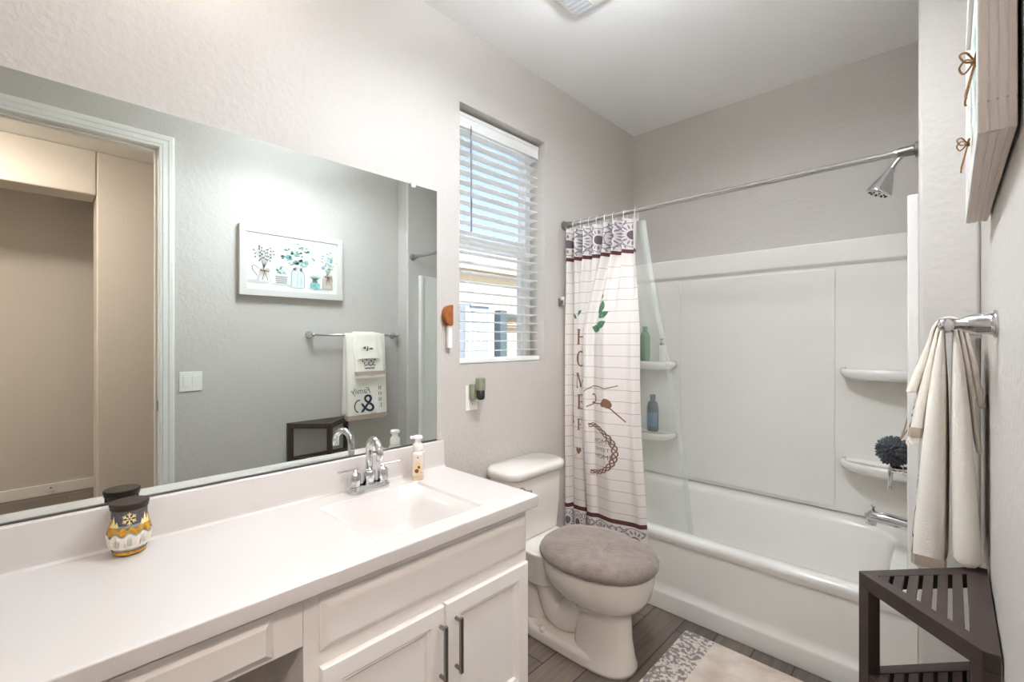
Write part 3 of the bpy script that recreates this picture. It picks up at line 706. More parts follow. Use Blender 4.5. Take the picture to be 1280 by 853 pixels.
for a, b in zip(allr, allr[1:]):
    for k in range(len(a)-1):
        vs = [a[k], a[k+1], b[k+1], b[k]]; u_ = []
        for q in vs:
            if q not in u_: u_.append(q)
        if len(u_) >= 3:
            try: bm.faces.new(u_)
            except ValueError: pass
for rr in fr:
    for q in rr:
        if q is not None: bm.verts.remove(q)
sl_ = obj('slab', bm, M_counter, ct, smooth=True); sl_.modifiers.new('wn', 'WEIGHTED_NORMAL')
bm = NB()
prof = [(.0005, CZ-.02), (.0005, .902), (.003, .9045), (.016, .9045), (.019, .9025), (.0205, .899), (.0215, .81), (.024, .797), (.032, .7915), (.032, CZ-.02)]
rows = [[(x, y, z) for x, z in prof] for y in (BYS, CYE-.012)]+[[(x if x < .001 else x-.001, CYE-.003+(.0 if z > .85 else .002), z-.0005) for x, z in prof]]
loft(bm, rows); obj('backsplash', bm, M_counter, ct, bevel=.002)
bm = NB(); lathe(bm, [(.021, 0), (.022, .002), (.016, .004), (.004, .004)], (.30, .84, CZ-.127)); obj('drain', bm, M_chrome, ct, smooth=True)
# sink cabinet
def raised(bm, x, y0, y1, z0, z1, t=.018, e=.022):
    """drawer front with a bevelled edge"""
    loft(bm, [[(x, y, z) for y, z in ((y0, z0), (y1, z0), (y1, z1), (y0, z1))], [(x+t*.2, y, z) for y, z in ((y0, z0), (y1, z0), (y1, z1), (y0, z1))],
              [(x+t*.3, y, z) for y, z in ((y0+.004, z0+.004), (y1-.004, z0+.004), (y1-.004, z1-.004), (y0+.004, z1-.004))],
              [(x+t, y, z) for y, z in ((y0+e, z0+e), (y1-e, z0+e), (y1-e, z1-e), (y0+e, z1-e))]])
def panel_door(bm, x, y0, y1, z0, z1):
    q = lambda i, d: [(x+d, y, z) for y, z in ((y0+i, z0+i), (y1-i, z0+i), (y1-i, z1-i), (y0+i, z1-i))]
    loft(bm, [q(0, 0), q(0, .014), q(.003, .018), q(.048, .018), q(.052, .014), q(.058, .014), q(.061, .010), q(.066, .006)])
FX = .512
cb = thing('sink_cabinet', 'white vanity cabinet under the sink with two panelled doors', 'cabinet', (.26, .83, 0))
bm = NB()
box(bm, .002, FX-.02, 1.2, 1.22, .0, .752); box(bm, .002, FX-.02, .441, .459, 0, .752); box(bm, .002, FX-.02, .459, 1.2, .1, .118); box(bm, .002, .01, .459, 1.2, .118, .752)
box(bm, .40, .42, .459, 1.2, 0, .1)
obj('body', bm, M_cab, cb, bevel=.0015)
bm = NB()
for (a, b, c, d) in ((.441, .49, .1, .752), (1.195, 1.22, .1, .752), (.49, 1.195, .71, .752), (.49, 1.195, .548, .596), (.49, 1.195, .1, .125), (.83, .862, .125, .548)): box(bm, FX-.02, FX, a, b, c, d)
obj('face_frame', bm, M_cab, cb)
bm = NB(); raised(bm, FX+.0005, .477, 1.214, .590, .717); obj('false_drawer_front', bm, M_cab, cb, bevel=.001)
for (a, b, hy, lab) in ((.477, .842, .826, None), (.850, 1.214, .884, None)):
    bm = NB(); panel_door(bm, FX+.0005, a, b, .112, .556); d_ = obj('door', bm, M_cab, cb, bevel=.001)
    bm = NB(); x = FX+.0185
    for z in (.358, .502): tube(bm, [(x, hy, z), (x+.026, hy, z)], .0055, 10)
    box(bm, x+.022, x+.032, hy-.0055, hy+.0055, .348, .512)
    obj('handle', bm, M_nickel, d_, bevel=.0015, label='brushed nickel bar handle')
kd = thing('vanity_drawer_unit', 'white drawer apron over the open knee space, left of the sink cabinet', 'drawer', (.26, 0, .6))
bm = NB(); box(bm, FX-.02, FX, BYS, .440, .621, .752); box(bm, .05, FX-.02, .42, .440, .70, .752); box(bm, .05, FX-.02, BYS, BYS+.018, .62, .752); obj('apron_frame', bm, M_cab, kd, bevel=.001)
bm = NB(); raised(bm, FX+.0005, -.34, .374, .629, .728, e=.02); obj('drawer_front', bm, M_cab, kd, bevel=.001)
bm = NB(); box(bm, .06, FX-.021, -.33, .36, .64, .652); box(bm, .06, FX-.021, -.33, -.318, .652, .70); box(bm, .06, FX-.021, .348, .36, .652, .70); box(bm, .06, .072, -.318, .348, .652, .70); obj('drawer_box', bm, M_block, kd)
# faucet
fx, fy = .074, .853
fc = thing('faucet', 'chrome two handle gooseneck faucet behind the basin', 'faucet', (fx, fy, CZ))
bm = NB(); loft(bm, [[(p[0], p[1], z) for p in rrect(fx-.026+i, fx+.026-i, fy-.078+i, fy+.078-i, 0, .022, 5)] for i, z in ((0, CZ+.0005), (0, CZ+.012), (.003, CZ+.017), (.006, CZ+.024), (.008, CZ+.026))]); obj('base', bm, M_chrome, fc, bevel=.001)
bm = NB(); lathe(bm, [(.022, .025), (.022, .068), (.019, .072), (.013, .074)], (fx, fy, CZ)); obj('spout_base', bm, M_chrome, fc, smooth=True, )
dx, dy = cos(-.15), sin(-.15)
A = [(fx, fy, CZ+.07), (fx, fy, CZ+.12), (fx, fy, CZ+.145)]+[(fx+(.05-.05*cos(t))*dx, fy+(.05-.05*cos(t))*dy, CZ+.15+.042*sin(t)) for t in [pi*k/10 for k in range(11)]]+[(fx+.1*dx, fy+.1*dy, CZ+.128)]
bm = NB(); tube(bm, A, .0125, 16); obj('spout', bm, M_chrome, fc, smooth=True)
for s in (-1, 1):
    hy = fy+s*.055
    bm = NB(); lathe(bm, [(.019, .025), (.02, .03), (.019, .066), (.016, .071), (.007, .073), (.007, .085)], (fx, hy, CZ), n=24); h_ = obj('handle_post', bm, M_chrome, fc, smooth=True)
    bm = NB(); e = Vector((.22 if s > 0 else .10, s, 0)).normalized(); p0 = Vector((fx, hy, CZ+.084))-e*.012; p1 = p0+e*.078+Vector((0, 0, .004))
    n_ = Vector((-e.y, e.x, 0))
    loft(bm, [[p+n_*a+Vector((0, 0, b)) for a, b in ((-.0065, -.003), (.0065, -.003), (.0065, .003), (-.0065, .003))] for p in (p0, p1)]); obj('lever', bm, M_chrome, h_, bevel=.002)
# soap
sx, sy = .088, 1.055
sb = thing('soap_dispenser', 'foaming soap bottle with white pump at the back right of the basin', 'soap bottle', (sx, sy, CZ+.0005))
def rsq(cx, cy, a, z, r): return [(p[0], p[1], z) for p in rrect(cx-a, cx+a, cy-a, cy+a, 0, r, 4)]
bm = NB(); loft(bm, [rsq(sx, sy, a, CZ+z, r) for a, z, r in ((.020, .0, .008), (.0225, .003, .009), (.0225, .095, .009), (.021, .104, .01), (.017, .110, .012), (.016, .113, .012))]); obj('bottle', bm, M_soap, sb, smooth=True); sbo = bpy.data.objects['bottle']
bm = NB(); loft(bm, [rsq(sx, sy, a, CZ+z, r) for a, z, r in ((.0228, .004, .009), (.0228, .018, .009))], False, False); obj('liquid_band', bm, M_soapt, sb, smooth=True)
bm = NB(); lathe(bm, [(.019, .111), (.0205, .114), (.0205, .128), (.018, .138), (.0115, .143), (.0115, .156), (.012, .158)], (sx, sy, CZ)); pm = obj('pump', bm, M_plate, sb, smooth=True)
bm = NB(); lathe(bm, [(.017, .156), (.019, .159), (.019, .166), (.015, .170)], (sx, sy, CZ)); box(bm, sx-.007, sx+.007, sy-.030, sy, CZ+.158, CZ+.168); obj('pump_head', bm, M_plate, pm, bevel=.001)
def soapface(s, z):
    e = Vector((.55, -.83, 0)).normalized(); t = Vector((.83, .55, 0))
    # wrap on the square bottle: front (-y) face then +x face
    if s < .0135: return Vector((sx+.009+s, sy-.0232, CZ+z))
    return Vector((sx+.0232, sy-.0225+.010+(s-.0135), CZ+z))
P = [ell(.002, .052, .010, .014), ell(-.010, .04, .012, .012), ell(.004, .03, .012, .012)]
decal('side_label', [ell(0, .046, .014, .028)], lambda s, z: Vector((sx+.0229, sy+s, CZ+z)), M_cream, sbo)
decal('side_print', [ell(-.004, .036, .008, .008, .5), ell(.004, .05, .005, .006), ell(.0, .088, .003, .003), ell(.012, .03, .002, .002)], lambda s, z: Vector((sx+.0232, sy+s, CZ+z)), M_cocoa, sbo)
sb.rotation_euler = (0, 0, radians(-35))
# candle
kx, ky = .076, .176
cn = thing('jar_candle', 'glass jar candle with bronze lid and gold winter label on the left of the countertop', 'candle', (kx, ky, CZ))
prof = [(.029, .0), (.033, .002), (.036, .014), (.043, .030), (.0455, .052), (.044, .066), (.0395, .080), (.0368, .092), (.0368, .118), (.0355, .122)]
bm = NB(); lathe(bm, prof, (kx, ky, CZ+.001), n=32, caps=False)
bmesh.ops.contextual_create(bm, geom=[e for e in bm.edges if e.is_boundary and all(v_.co.z < CZ+.005 for v_ in e.verts)])
obj('jar', bm, M_glass, cn, smooth=True)
bm = NB(); lathe(bm, [(.030, .004), (.033, .015), (.040, .031), (.0425, .050), (.0415, .062), (.002, .062)], (kx, ky, CZ+.001), n=32); obj('wax', bm, M_wax, cn, smooth=True)
bm = NB(); lathe(bm, [(.0380, .116), (.0395, .118), (.0395, .125), (.041, .126), (.041, .131), (.0395, .1335), (.002, .1335)], (kx, ky, CZ), n=36); obj('lid', bm, M_lid, cn, bevel=.0006)
def jar_r(z):
    for (r0, h0), (r1, h1) in zip(prof, prof[1:]):
        if h0 <= z <= h1: return r0+(r1-r0)*(z-h0)/(h1-h0+1e-9)
    return .037
A0 = atan2(-ky, 1.6087-kx)     # label faces the room
jm = lambda off: (lambda s, z: Vector((kx+(jar_r(z)+off)*cos(A0+s/.04), ky+(jar_r(z)+off)*sin(A0+s/.04), CZ+.001+z)))
sk = [(-.052, .104)]+[(-.052+.104*k/26, .104) for k in range(1, 26)]+[(.052, .104)]
def row(zb, amp, fq, n=40, w_=.052): return [(-w_+2*w_*k/n, zb+amp*abs((k*fq/n) % 1*2-1)) for k in range(n+1)]
def strip(lo, hi): return [[lo[k], lo[k+1], hi[k+1], hi[k]] for k in range(len(lo)-1)]
clab = decal('label', strip(row(.080, 0, 1), row(.092, 0, 1))+strip(row(.092, 0, 1), row(.116, 0, 1)), jm(.0006), M_lblue, cn, .006)
decal('label_trees', strip(row(.056, .010, 4), [(a, .073+.026*max(0, abs(a)/.052-.45)*1.8+.004*sin(a*400)) for a, b in row(0, 0, 1)]), jm(.0011), M_gold, clab, .006)
decal('label_tree_tips', [[(c-.007, .077), (c+.007, .077), (c, .077+h_)] for c, h_ in ((-.036, .028), (-.046, .02), (-.027, .014), (.036, .028), (.046, .02), (.028, .014))], jm(.0015), M_pale_gold, clab, .004)
fl = []
for k in range(6):
    a = k*pi/3+pi/6; fl += strokes([(.003*cos(a), .096+.003*sin(a)), (.015*cos(a), .096+.015*sin(a))], .0028)
    for q in (-.75, .75): fl += strokes([(.008*cos(a), .096+.008*sin(a)), (.008*cos(a)+.006*cos(a+q), .096+.008*sin(a)+.006*sin(a+q))], .0022)
decal('label_snowflake', fl, jm(.002), M_pale_gold, clab, .004)
decal('gold_base_band', strip([(a, .004) for a, b in row(0, 0, 1)], [(a, .013) for a, b in row(0, 0, 1)]), jm(.0008), M_gold, clab, .006)
decal('white_peaks', strip([(a, .022) for a, b in row(0, 0, 1, w_=.075)], row(.050, .011, 6, w_=.075)), jm(.0016), M_wax, clab, .006)

# ------------------------------------------------------------------ mirror
mr_ = thing('wall_mirror', 'large frameless wall mirror above the vanity', 'mirror', (0, .4, .91))
bm = NB(); box(bm, .0008, .006, BYS, 1.21, .908, 1.9795); obj('glass', bm, M_mirror, mr_)
bm = NB(); box(bm, .0005, .0085, BYS, 1.21, .905, .9075); box(bm, .0065, .0085, BYS, 1.21, .905, .911); obj('bottom_channel', bm, M_nickel, mr_)
for yy in (1.09,):
    bm = NB(); box(bm, .0005, .010, yy-.009, yy+.009, 1.968, 1.992); obj('clip', bm, M_plate, mr_, bevel=.002)

# ------------------------------------------------------------------ small things on the left wall
wd = thing('wooden_wall_holder', 'small honey wood half round wall holder with white strip, left of the window', 'wall hanger', (0, 1.27, 1.40))
bm = NB(); n = 16
P = [(1.283, 1.494), (1.283, 1.402)]+[(1.266-.030*sin(t), 1.446-.044*cos(t)) for t in [pi*k/n for k in range(n+1)]]
loft(bm, [[(x, y, z) for y, z in P] for x in (.001, .030)]); obj('wood_block', bm, M_wood, wd, bevel=.004)
bm = NB(); box(bm, .004, .020, 1.262, 1.283, 1.302, 1.401); obj('strip', bm, M_plate, wd, bevel=.002)
ou = thing('wall_outlet', 'white duplex wall outlet below the window', 'outlet', (0, 1.41, 1.07))
bm = NB(); box(bm, .0005, .006, 1.374, 1.446, 1.012, 1.130); obj('plate', bm, M_plate, ou, bevel=.003)
bm = NB(); loft(bm, [[(x, 1.41+.017*cos(2*pi*k/20), 1.049+.0145*max(-.85, min(.85, sin(2*pi*k/20)))/.85) for k in range(20)] for x in (.006, .0085)]); s_ = obj('socket', bm, M_plate, ou)
bm = NB(); box(bm, .0085, .0092, 1.401, 1.4035, 1.05, 1.058); box(bm, .0085, .0092, 1.4165, 1.419, 1.05, 1.058); lathe(bm, [(.0025, 0), (.0025, .0007)], (.0085, 1.41, 1.042), (1, 0, 0), 10); obj('slots', bm, M_dark, s_)
af = thing('plug_in_air_freshener', 'sage green plug-in air freshener with dark oil bottle in the outlet', 'air freshener', (.03, 1.41, 1.09))
bm = NB(); box(bm, .0062, .034, 1.390, 1.416, 1.062, 1.135); obj('plug_body', bm, M_sage, af, bevel=.006)
bm = NB(); loft(bm, [[(p[0], p[1], z) for p in rrect(.034-.002, .072, 1.402-i, 1.442+i, 0, .014, 5)] for i, z in ((0, 1.108), (.001, 1.112), (.001, 1.158), (-.003, 1.164))]); obj('warmer', bm, M_sage, af, smooth=True)
bm = NB(); loft(bm, [[(p[0], p[1], z) for p in rrect(.036+i, .070-i, 1.405+i, 1.440-i, 0, .012-i*.5, 5)] for i, z in ((.006, 1.064), (.002, 1.068), (0, 1.078), (0, 1.1075))]); obj('oil_bottle', bm, M_oil, af, smooth=True)

# ------------------------------------------------------------------ toilet
TYC = 1.667
tl = thing('toilet', 'white two piece toilet between the vanity and the tub', 'toilet', (.4, TYC, 0))
def oval(cx, hl, hw, z, n=40, p=2.2, back=1.0):
    P = []
    for k in range(n):
        a = 2*pi*k/n; c, s = cos(a), sin(a)
        e = 2/p; x = cx+hl*math.copysign(abs(c)**e, c)*(1 if c > 0 else back); y = TYC+hw*math.copysign(abs(s)**e, s)
        P.append((x, y, z))
    return P
def rx(x0, x1, hw, z, r): return [(p[0], p[1], z) for p in rrect(x0, x1, TYC-hw, TYC+hw, 0, r, 8)]
bm = NB(); loft(bm, [rx(.035, .185, .165, .405, .05), rx(.03, .192, .176, .42, .05), rx(.025, .203, .186, .56, .055), rx(.022, .208, .193, .700, .06)]); obj('tank', bm, M_porc, tl, bevel=.006)
bm = NB(); loft(bm, [rx(.016, .216, .200, .700, .07), rx(.012, .224, .206, .706, .072), rx(.012, .226, .207, .728, .074), rx(.014, .222, .205, .738, .072), rx(.024, .21, .193, .745, .066)]); obj('tank_lid', bm, M_porc, tl, smooth=True)
bm = NB(); lathe(bm, [(.017, 0), (.017, .006), (.012, .010), (.012, .016)], (.206, TYC-.135, .655), (1, 0, 0)); tube(bm, [(.218, TYC-.135, .655), (.224, TYC-.13, .653), (.226, TYC-.09, .646)], [.008, .008, .006], 10); obj('flush_lever', bm, M_chrome, tl, smooth=True)
# bowl: rim, belly, then the front pedestal
bm = NB()
loft(bm, [oval(.555, .140, .108, .0), oval(.555, .140, .108, .014), oval(.553, .132, .100, .04), oval(.551, .122, .093, .12), oval(.550, .120, .093, .20), oval(.546, .126, .098, .232), oval(.536, .160, .120, .252), oval(.525, .205, .150, .275), oval(.517, .233, .172, .31), oval(.515, .244, .183, .35), oval(.515, .247, .186, .385), oval(.515, .246, .185, .398), oval(.515, .240, .180, .405), oval(.515, .19, .13, .405), oval(.515, .17, .115, .36), oval(.53, .08, .06, .27)])
obj('bowl', bm, M_porc, tl, smooth=True)
bm = NB(); loft(bm, [rx(.04, .33, .11, .24, .06), rx(.035, .34, .125, .33, .06), rx(.03, .35, .15, .385, .06), rx(.03, .35, .16, .406, .06)]); obj('rear_deck', bm, M_porc, tl, bevel=.012, seg=3)
bm = NB(); loft(bm, [rx(.16, .60, .112, 0, .09), rx(.16, .60, .112, .04, .09), rx(.165, .59, .10, .055, .085)]); obj('foot', bm, M_porc, tl, bevel=.006)
bm = NB(); tube(bm, catmull([(.46, TYC, .20), (.38, TYC, .115), (.31, TYC, .13), (.27, TYC, .22), (.24, TYC, .27), (.19, TYC, .2), (.18, TYC, .05)], 6), [.075]*37, 18); obj('trapway', bm, M_porc, tl, smooth=True)
for s in (-1, 1):
    bm = NB(); bmesh.ops.create_uvsphere(bm, u_segments=14, v_segments=8, radius=.016, matrix=Matrix.Translation((.30, TYC+s*.098, .055))); obj('bolt_cap', bm, M_porc, tl, smooth=True)
bm = NB(); loft(bm, [oval(.510, .242, .182, .4065), oval(.510, .246, .186, .409), oval(.510, .246, .186, .420), oval(.510, .24, .18, .4245)]); obj('seat', bm, M_porc, tl, smooth=True)
tc_ = thing('toilet_lid_cover', 'grey brown shaggy cover on the toilet lid', 'toilet lid cover', (.5, TYC, .425))
bm = NB()
rng = random.Random(3)
cv = [(.510, .250, .190, .411), (.510, .262, .202, .413), (.510, .267, .207, .424), (.510, .266, .206, .438), (.510, .258, .199, .452), (.510, .243, .186, .461), (.510, .20, .15, .467), (.510, .14, .105, .470), (.510, .07, .05, .471), (.510, .01, .01, .471)]
rings = []
for i, c in enumerate(cv):
    P = oval(*c, n=72, back=.92); a_ = []
    for k, p in enumerate(P):
        jj = .0016*sin(k*1.7+i*2)+.0034*(rng.random()-.5)
        wob = .004*sin(p[0]*21+1)*cos(p[1]*25) if c[3] > .45 else 0
        a_.append((p[0]*(1)+jj, p[1]+jj, p[2]+wob+jj*.6))
    rings.append(a_)
loft(bm, rings); obj('shag', bm, M_shag, tc_, smooth=True)

# ------------------------------------------------------------------ rug
bm = NB()
for (i, z) in ((0, .001),): pass
x0, x1, y0, y1 = .732, 1.44, 1.50, 2.074
loft(bm, [[(p[0], p[1], z) for p in rrect(x0+i, x1-i, y0+i, y1-i, 0, .015, 4)] for i, z in ((0, .001), (0, .009), (.004, .0125))])
tag(obj('bath_rug', bm, M_rug, bevel=.002), 'beige bath rug with a grey patterned end on the floor by the tub', 'rug')

# ------------------------------------------------------------------ corner stool
st = thing('corner_stool', 'dark espresso slatted corner stool standing against the right wall', 'stool', (1.58, 1.41, 0))
TA = Vector((1.445, 1.408, 0)); B1 = Vector((1.651, 1.203, 0)); B2 = Vector((1.675, 1.203, 0)); C2 = Vector((1.675, 1.640, 0)); C1 = Vector((1.657, 1.640, 0))
OUT = [TA, B1, B2, C2, C1]
def inset_poly(P, d):
    out = []; n = len(P)
    for i in range(n):
        a, b, c = P[i-1], P[i], P[(i+1) % n]
        t1 = (b-a).normalized(); t2 = (c-b).normalized(); n1 = Vector((-t1.y, t1.x, 0)); n2 = Vector((-t2.y, t2.x, 0))
        m_ = (n1+n2).normalized(); out.append(b+m_*d/max(.35, m_.dot(n1)))
    return out
INN = inset_poly([TA, (B1+B2)/2, (C1+C2)/2], .027)
INN = [INN[0], INN[1], INN[1]+Vector((.0001, 0, 0)), INN[2]+Vector((.0001, 0, 0)), INN[2]]
TZ0, TZ1 = .735, .770
for (z0, z1, nm) in ((TZ0, TZ1, 'top_frame'), (.505, .535, 'lower_frame')):
    bm = NB(); ins = inset_poly(OUT, .002) if nm == 'lower_frame' else OUT
    R4 = [[(p.x, p.y, z) for p in P] for P, z in ((ins, z0), (ins, z1), (INN, z1), (INN, z0), (ins, z0))]
    loft(bm, R4, False, False); bmesh.ops.remove_doubles(bm, verts=bm.verts, dist=2e-4)
    obj(nm, bm, M_stool, st, bevel=.0015)
for (z0, z1, nm) in ((TZ1-.013, TZ1-.001, 'top_slats'), (.520, .533, 'lower_slats')):
    bm = NB()
    for k in range(7):
        x = 1.486+k*.0252
        def ends(x):
            f = (x-TA.x)/(B1.x-TA.x); return TA.y+(B1.y-TA.y)*f+.02, TA.y+(C1.y-TA.y)*(x-TA.x)/(C1.x-TA.x)-.02
        (ya, yb), (ya2, yb2) = ends(x), ends(x+.0175)
        loft(bm, [[(x, ya, z), (x+.0175, ya2, z), (x+.0175, yb2, z), (x, yb, z)] for z in (z0, z1)])
    obj(nm, bm, M_stool, st, bevel=.001)
e1 = (B1-TA).normalized(); e2 = (C1-TA).normalized()
for q in ([TA, TA+e1*.030, TA+e1*.030+e2*.030, TA+e2*.030], [B1, B2, B2+Vector((0, .034, 0)), B1+Vector((-.014, .034, 0))-e1*.0, B1-e1*.020], [C1, C1-e2*.020, C1+Vector((-.014, -.034, 0)), C2-Vector((0, .034, 0)), C2]):
    bm = NB(); loft(bm, [[(p.x, p.y, z) for p in q] for z in (0, TZ0)]); obj('leg', bm, M_stool, st, bevel=.0012)

# ------------------------------------------------------------------ towel bar and towels
BX = W-.073; BZ = 1.372; B0, B1 = 1.356, 2.022
tb = thing('towel_bar', 'chrome towel bar on the right wall above the corner stool', 'towel bar', (W, 1.69, BZ))
bm = NB(); tube(bm, [(BX, B0, BZ), (BX, B1, BZ)], .008, 14); obj('bar', bm, M_chrome, tb, smooth=True)
for yy in (B0, B1):
    bm = NB(); lathe(bm, [(.028, 0), (.028, .005), (.024, .007), (.022, .012), (.0215, .03), (.018, .045), (.012, .055), (.0115, .072), (.0135, .074), (.0135, .082), (.011, .088), (.004, .09)], (W-.0005, yy, BZ), (-1, 0, 0), 28); obj('post', bm, M_chrome, tb, smooth=True)
t_cloth = []
def towel(name, label, y0, y1, zf, zr, r0, lift, ff, rr, seed):
    """cloth folded over the bar: ff/rr give (outer, inner) distance from the bar axis against height"""
    t_ = thing(name, label, 'towel', (BX, (y0+y1)/2, zf), 'towels on the bar')
    rn = random.Random(seed); bm = NB(); n = 14
    top = BZ+r0
    rows = []
    ph = rn.random()*6
    for j in range(n+1):
        v_ = j/n; y = y0+(y1-y0)*v_
        edge = min(v_, 1-v_)*n        # pinch at the two ends so the fold reads round
        k = 1 if edge >= 1 else .72
        P = []
        wob = .004*sin(v_*9+ph)
        zs = [zf+(top-.02-zf)*q for q in (0, .02, .06, .15, .3, .5, .7, .88, .97)]
        for z in zs:
            o_, i_ = lerp_table(ff, z); m_ = (o_+i_)/2; h_ = (o_-i_)/2*k
            if z == zs[0]: h_ *= .75
            P.append((BX-(m_+h_)-wob*smooth01((BZ-z)/.3), y, z))
        for a in (pi*.8, pi*.65, pi*.5, pi*.35, pi*.2): P.append((BX+(r0+lift)*cos(a), y, BZ+(r0+lift)*sin(a)))
        zr_ = [zr+(top-.02-zr)*q for q in (.97, .85, .6, .35, .15, .05, 0)]
        for z in zr_:
            o_, i_ = lerp_table(rr, z); m_ = (o_+i_)/2; h_ = (o_-i_)/2*k; P.append((BX+(m_+h_), y, z))
        for z in zr_[::-1]:
            o_, i_ = lerp_table(rr, z); m_ = (o_+i_)/2; h_ = (o_-i_)/2*k; P.append((BX+(m_-h_), y, z))
        for a in (pi*.2, pi*.35, pi*.5, pi*.65, pi*.8): P.append((BX+(r0)*cos(a), y, BZ+(r0)*sin(a)))
        for z in zs[::-1]:
            o_, i_ = lerp_table(ff, z); m_ = (o_+i_)/2; h_ = (o_-i_)/2*k
            if z == zs[0]: h_ *= .75
            P.append((BX-(m_-h_)-wob*smooth01((BZ-z)/.3), y, z))
        rows.append(P)
    RV = loft(bm, rows, False, False); nn = len(rows[0])//2
    for ring_ in (RV[0], RV[-1]):
        for i in range(nn-1): bm.faces.new((ring_[i], ring_[i+1], ring_[2*nn-2-i], ring_[2*nn-1-i]))
    o = bake(obj('cloth', bm, M_towel, t_, smooth=True, subsurf=1)); t_cloth.append(o)
    def face(y, z, off=.002):
        o_, i_ = lerp_table(ff, z); v_ = (y-y0)/(y1-y0)
        return Vector((BX-o_-.004*sin(v_*9+ph)*smooth01((BZ-z)/.3)-off, y, z))
    return t_, face
t1, f1 = towel('bath_towel', 'large ivory towel embroidered with a navy ampersand, hanging longest on the bar', 1.580, 1.905, .744, .776, .0095, .006,
   [(0, .072, .007), (.80, .066, .004), (1.0, .052, .002), (1.25, .034, .002), (1.34, .020, .008), (1.40, .015, .0095)],
   [(0, .066, .009), (.80, .060, .006), (1.0, .048, .003), (1.25, .034, .003), (1.34, .020, .008), (1.40, .015, .0095)], 1)
t2, f2 = towel('hand_towel', 'ivory hand towel with taupe band hanging over the large towel', 1.635, 1.868, 1.055, 1.05, .0165, .006,
   [(0, .080, .056), (1.05, .080, .056), (1.2, .060, .039), (1.34, .030, .021), (1.40, .023, .0165)],
   [(0, .064, .051), (1.05, .062, .050), (1.2, .052, .039), (1.34, .030, .021), (1.40, .023, .0165)], 2)
t3, f3 = towel('washcloth', 'small ivory washcloth, topmost of the towels on the bar', 1.645, 1.822, 1.195, 1.165, .0235, .006,
   [(0, .088, .065), (1.19, .086, .063), (1.28, .060, .040), (1.34, .040, .031), (1.40, .030, .0235)],
   [(0, .070, .056), (1.16, .069, .054), (1.28, .054, .040), (1.34, .039, .031), (1.40, .030, .0235)], 3)
def band(tbl, y0, y1, z0, z1, m, parent, nm, e=.0022):
    bm = NB(); R4 = []
    for z in (z0, z1):
        o_, i_ = lerp_table(tbl, z); R4.append([(BX-o_-.0055, y0+.010, z), (BX-o_-.0065, (y0+y1)/2, z), (BX-o_-.0055, y1-.010, z), (BX-o_+.002, y1+e, z), (BX-i_-.004, y1+e, z), (BX-i_+e*.3, y1-.006, z), (BX-i_+e*.3, y0+.006, z), (BX-i_-.004, y0-e, z), (BX-o_+.002, y0-e, z)])
    loft(bm, R4, False, False); return obj(nm, bm, m, parent, smooth=False)
FT1 = [(0, .072, .007), (.80, .066, .004), (1.0, .052, .002)]; FT2 = [(0, .080, .056), (1.05, .080, .056), (1.2, .060, .039)]
band(FT1, 1.580, 1.905, .758, .786, M_taupe, t1, 'hem_band')
band(FT2, 1.635, 1.868, 1.078, 1.104, M_taupe, t2, 'hem_band')
bm = NB()
for k in range(24):
    y = 1.640+k*.0097; p = f2(y, 1.058, .0015); lathe(bm, [(.0045, 0), (.0045, .002)], p+Vector((0, 0, -.004)), (-1, 0, 0), 10)
le = obj('lace_edge', bm, M_lace, t2)
bm = NB()
for k in range(24):
    y = 1.640+k*.0097; p = f2(y, 1.058, .004); lathe(bm, [(.0016, 0), (.0016, .001)], p+Vector((0, 0, -.004)), (-1, 0, 0), 8)
obj('lace_holes', bm, M_taupe, t2)
em = lambda face, yc, zc: (lambda s, z: face(yc-s, zc+z, .0028))
tx = shift(text_polys('Family', .062, .35), -.02, .035)
decal('embroidered_script', tx, em(f1, 1.745, .905), M_inkg, t_cloth[0], .03)
am = text_polys('&', .19)
cxm = sum(p[0] for q in am for p in q)/sum(len(q) for q in am)
decal('embroidered_ampersand', shift(am, -cxm-.002, -.082), em(f1, 1.735, .885), M_ink, t_cloth[0], .03)
L_ = []
for k, ch in enumerate('HOME'): L_ += serif(ch, -.112, .045-k*.043, .028, .026)
decal('embroidered_letters', L_, em(f1, 1.735, .915), M_inkg, t_cloth[0], .03)
wr = []
for k in range(16):
    a = .3+k*.16+pi*.0; a = -1.5+k*.2; wr.append(leaf(.075+.035*cos(a), .0+.045*sin(a), .02, .009, a+1.9))
decal('embroidered_wreath', wr, em(f1, 1.735, .85), M_ink, t_cloth[0], .03)
decal('embroidered_date', shift(text_polys('EST.', .026), -.065, -.115)+shift(text_polys('EST.', .026), .03, -.115)[:0], em(f1, 1.735, .89), M_inkg, t_cloth[0], .03)
hs_ = strokes([(-.045, .0), (-.03, .01), (-.01, 0), (.012, .01), (.045, 0)], .006)+[leaf(q, .03+.006*sin(q*90), .02, .009, 1.2*(-1 if i % 2 else 1)) for i, q in enumerate((-.05, -.038, -.02, 0, .02, .038, .05))]+strokes([(-.04, -.018), (.04, -.018)], .007)
decal('embroidered_sprig', hs_, em(f2, 1.745, 1.145), M_ink, t_cloth[1], .03)
ws = [leaf(q, .004*sin(q*80), .022, .010, a) for q, a in ((-.03, .5), (-.02, 2.6), (0, 1.4), (.0, -.8), (.015, .4), (.03, 2.2))]+strokes([(-.04, -.004), (.04, .004)], .003)
decal('embroidered_sprig', ws, em(f3, 1.735, 1.27), M_ink, t_cloth[2], .03)

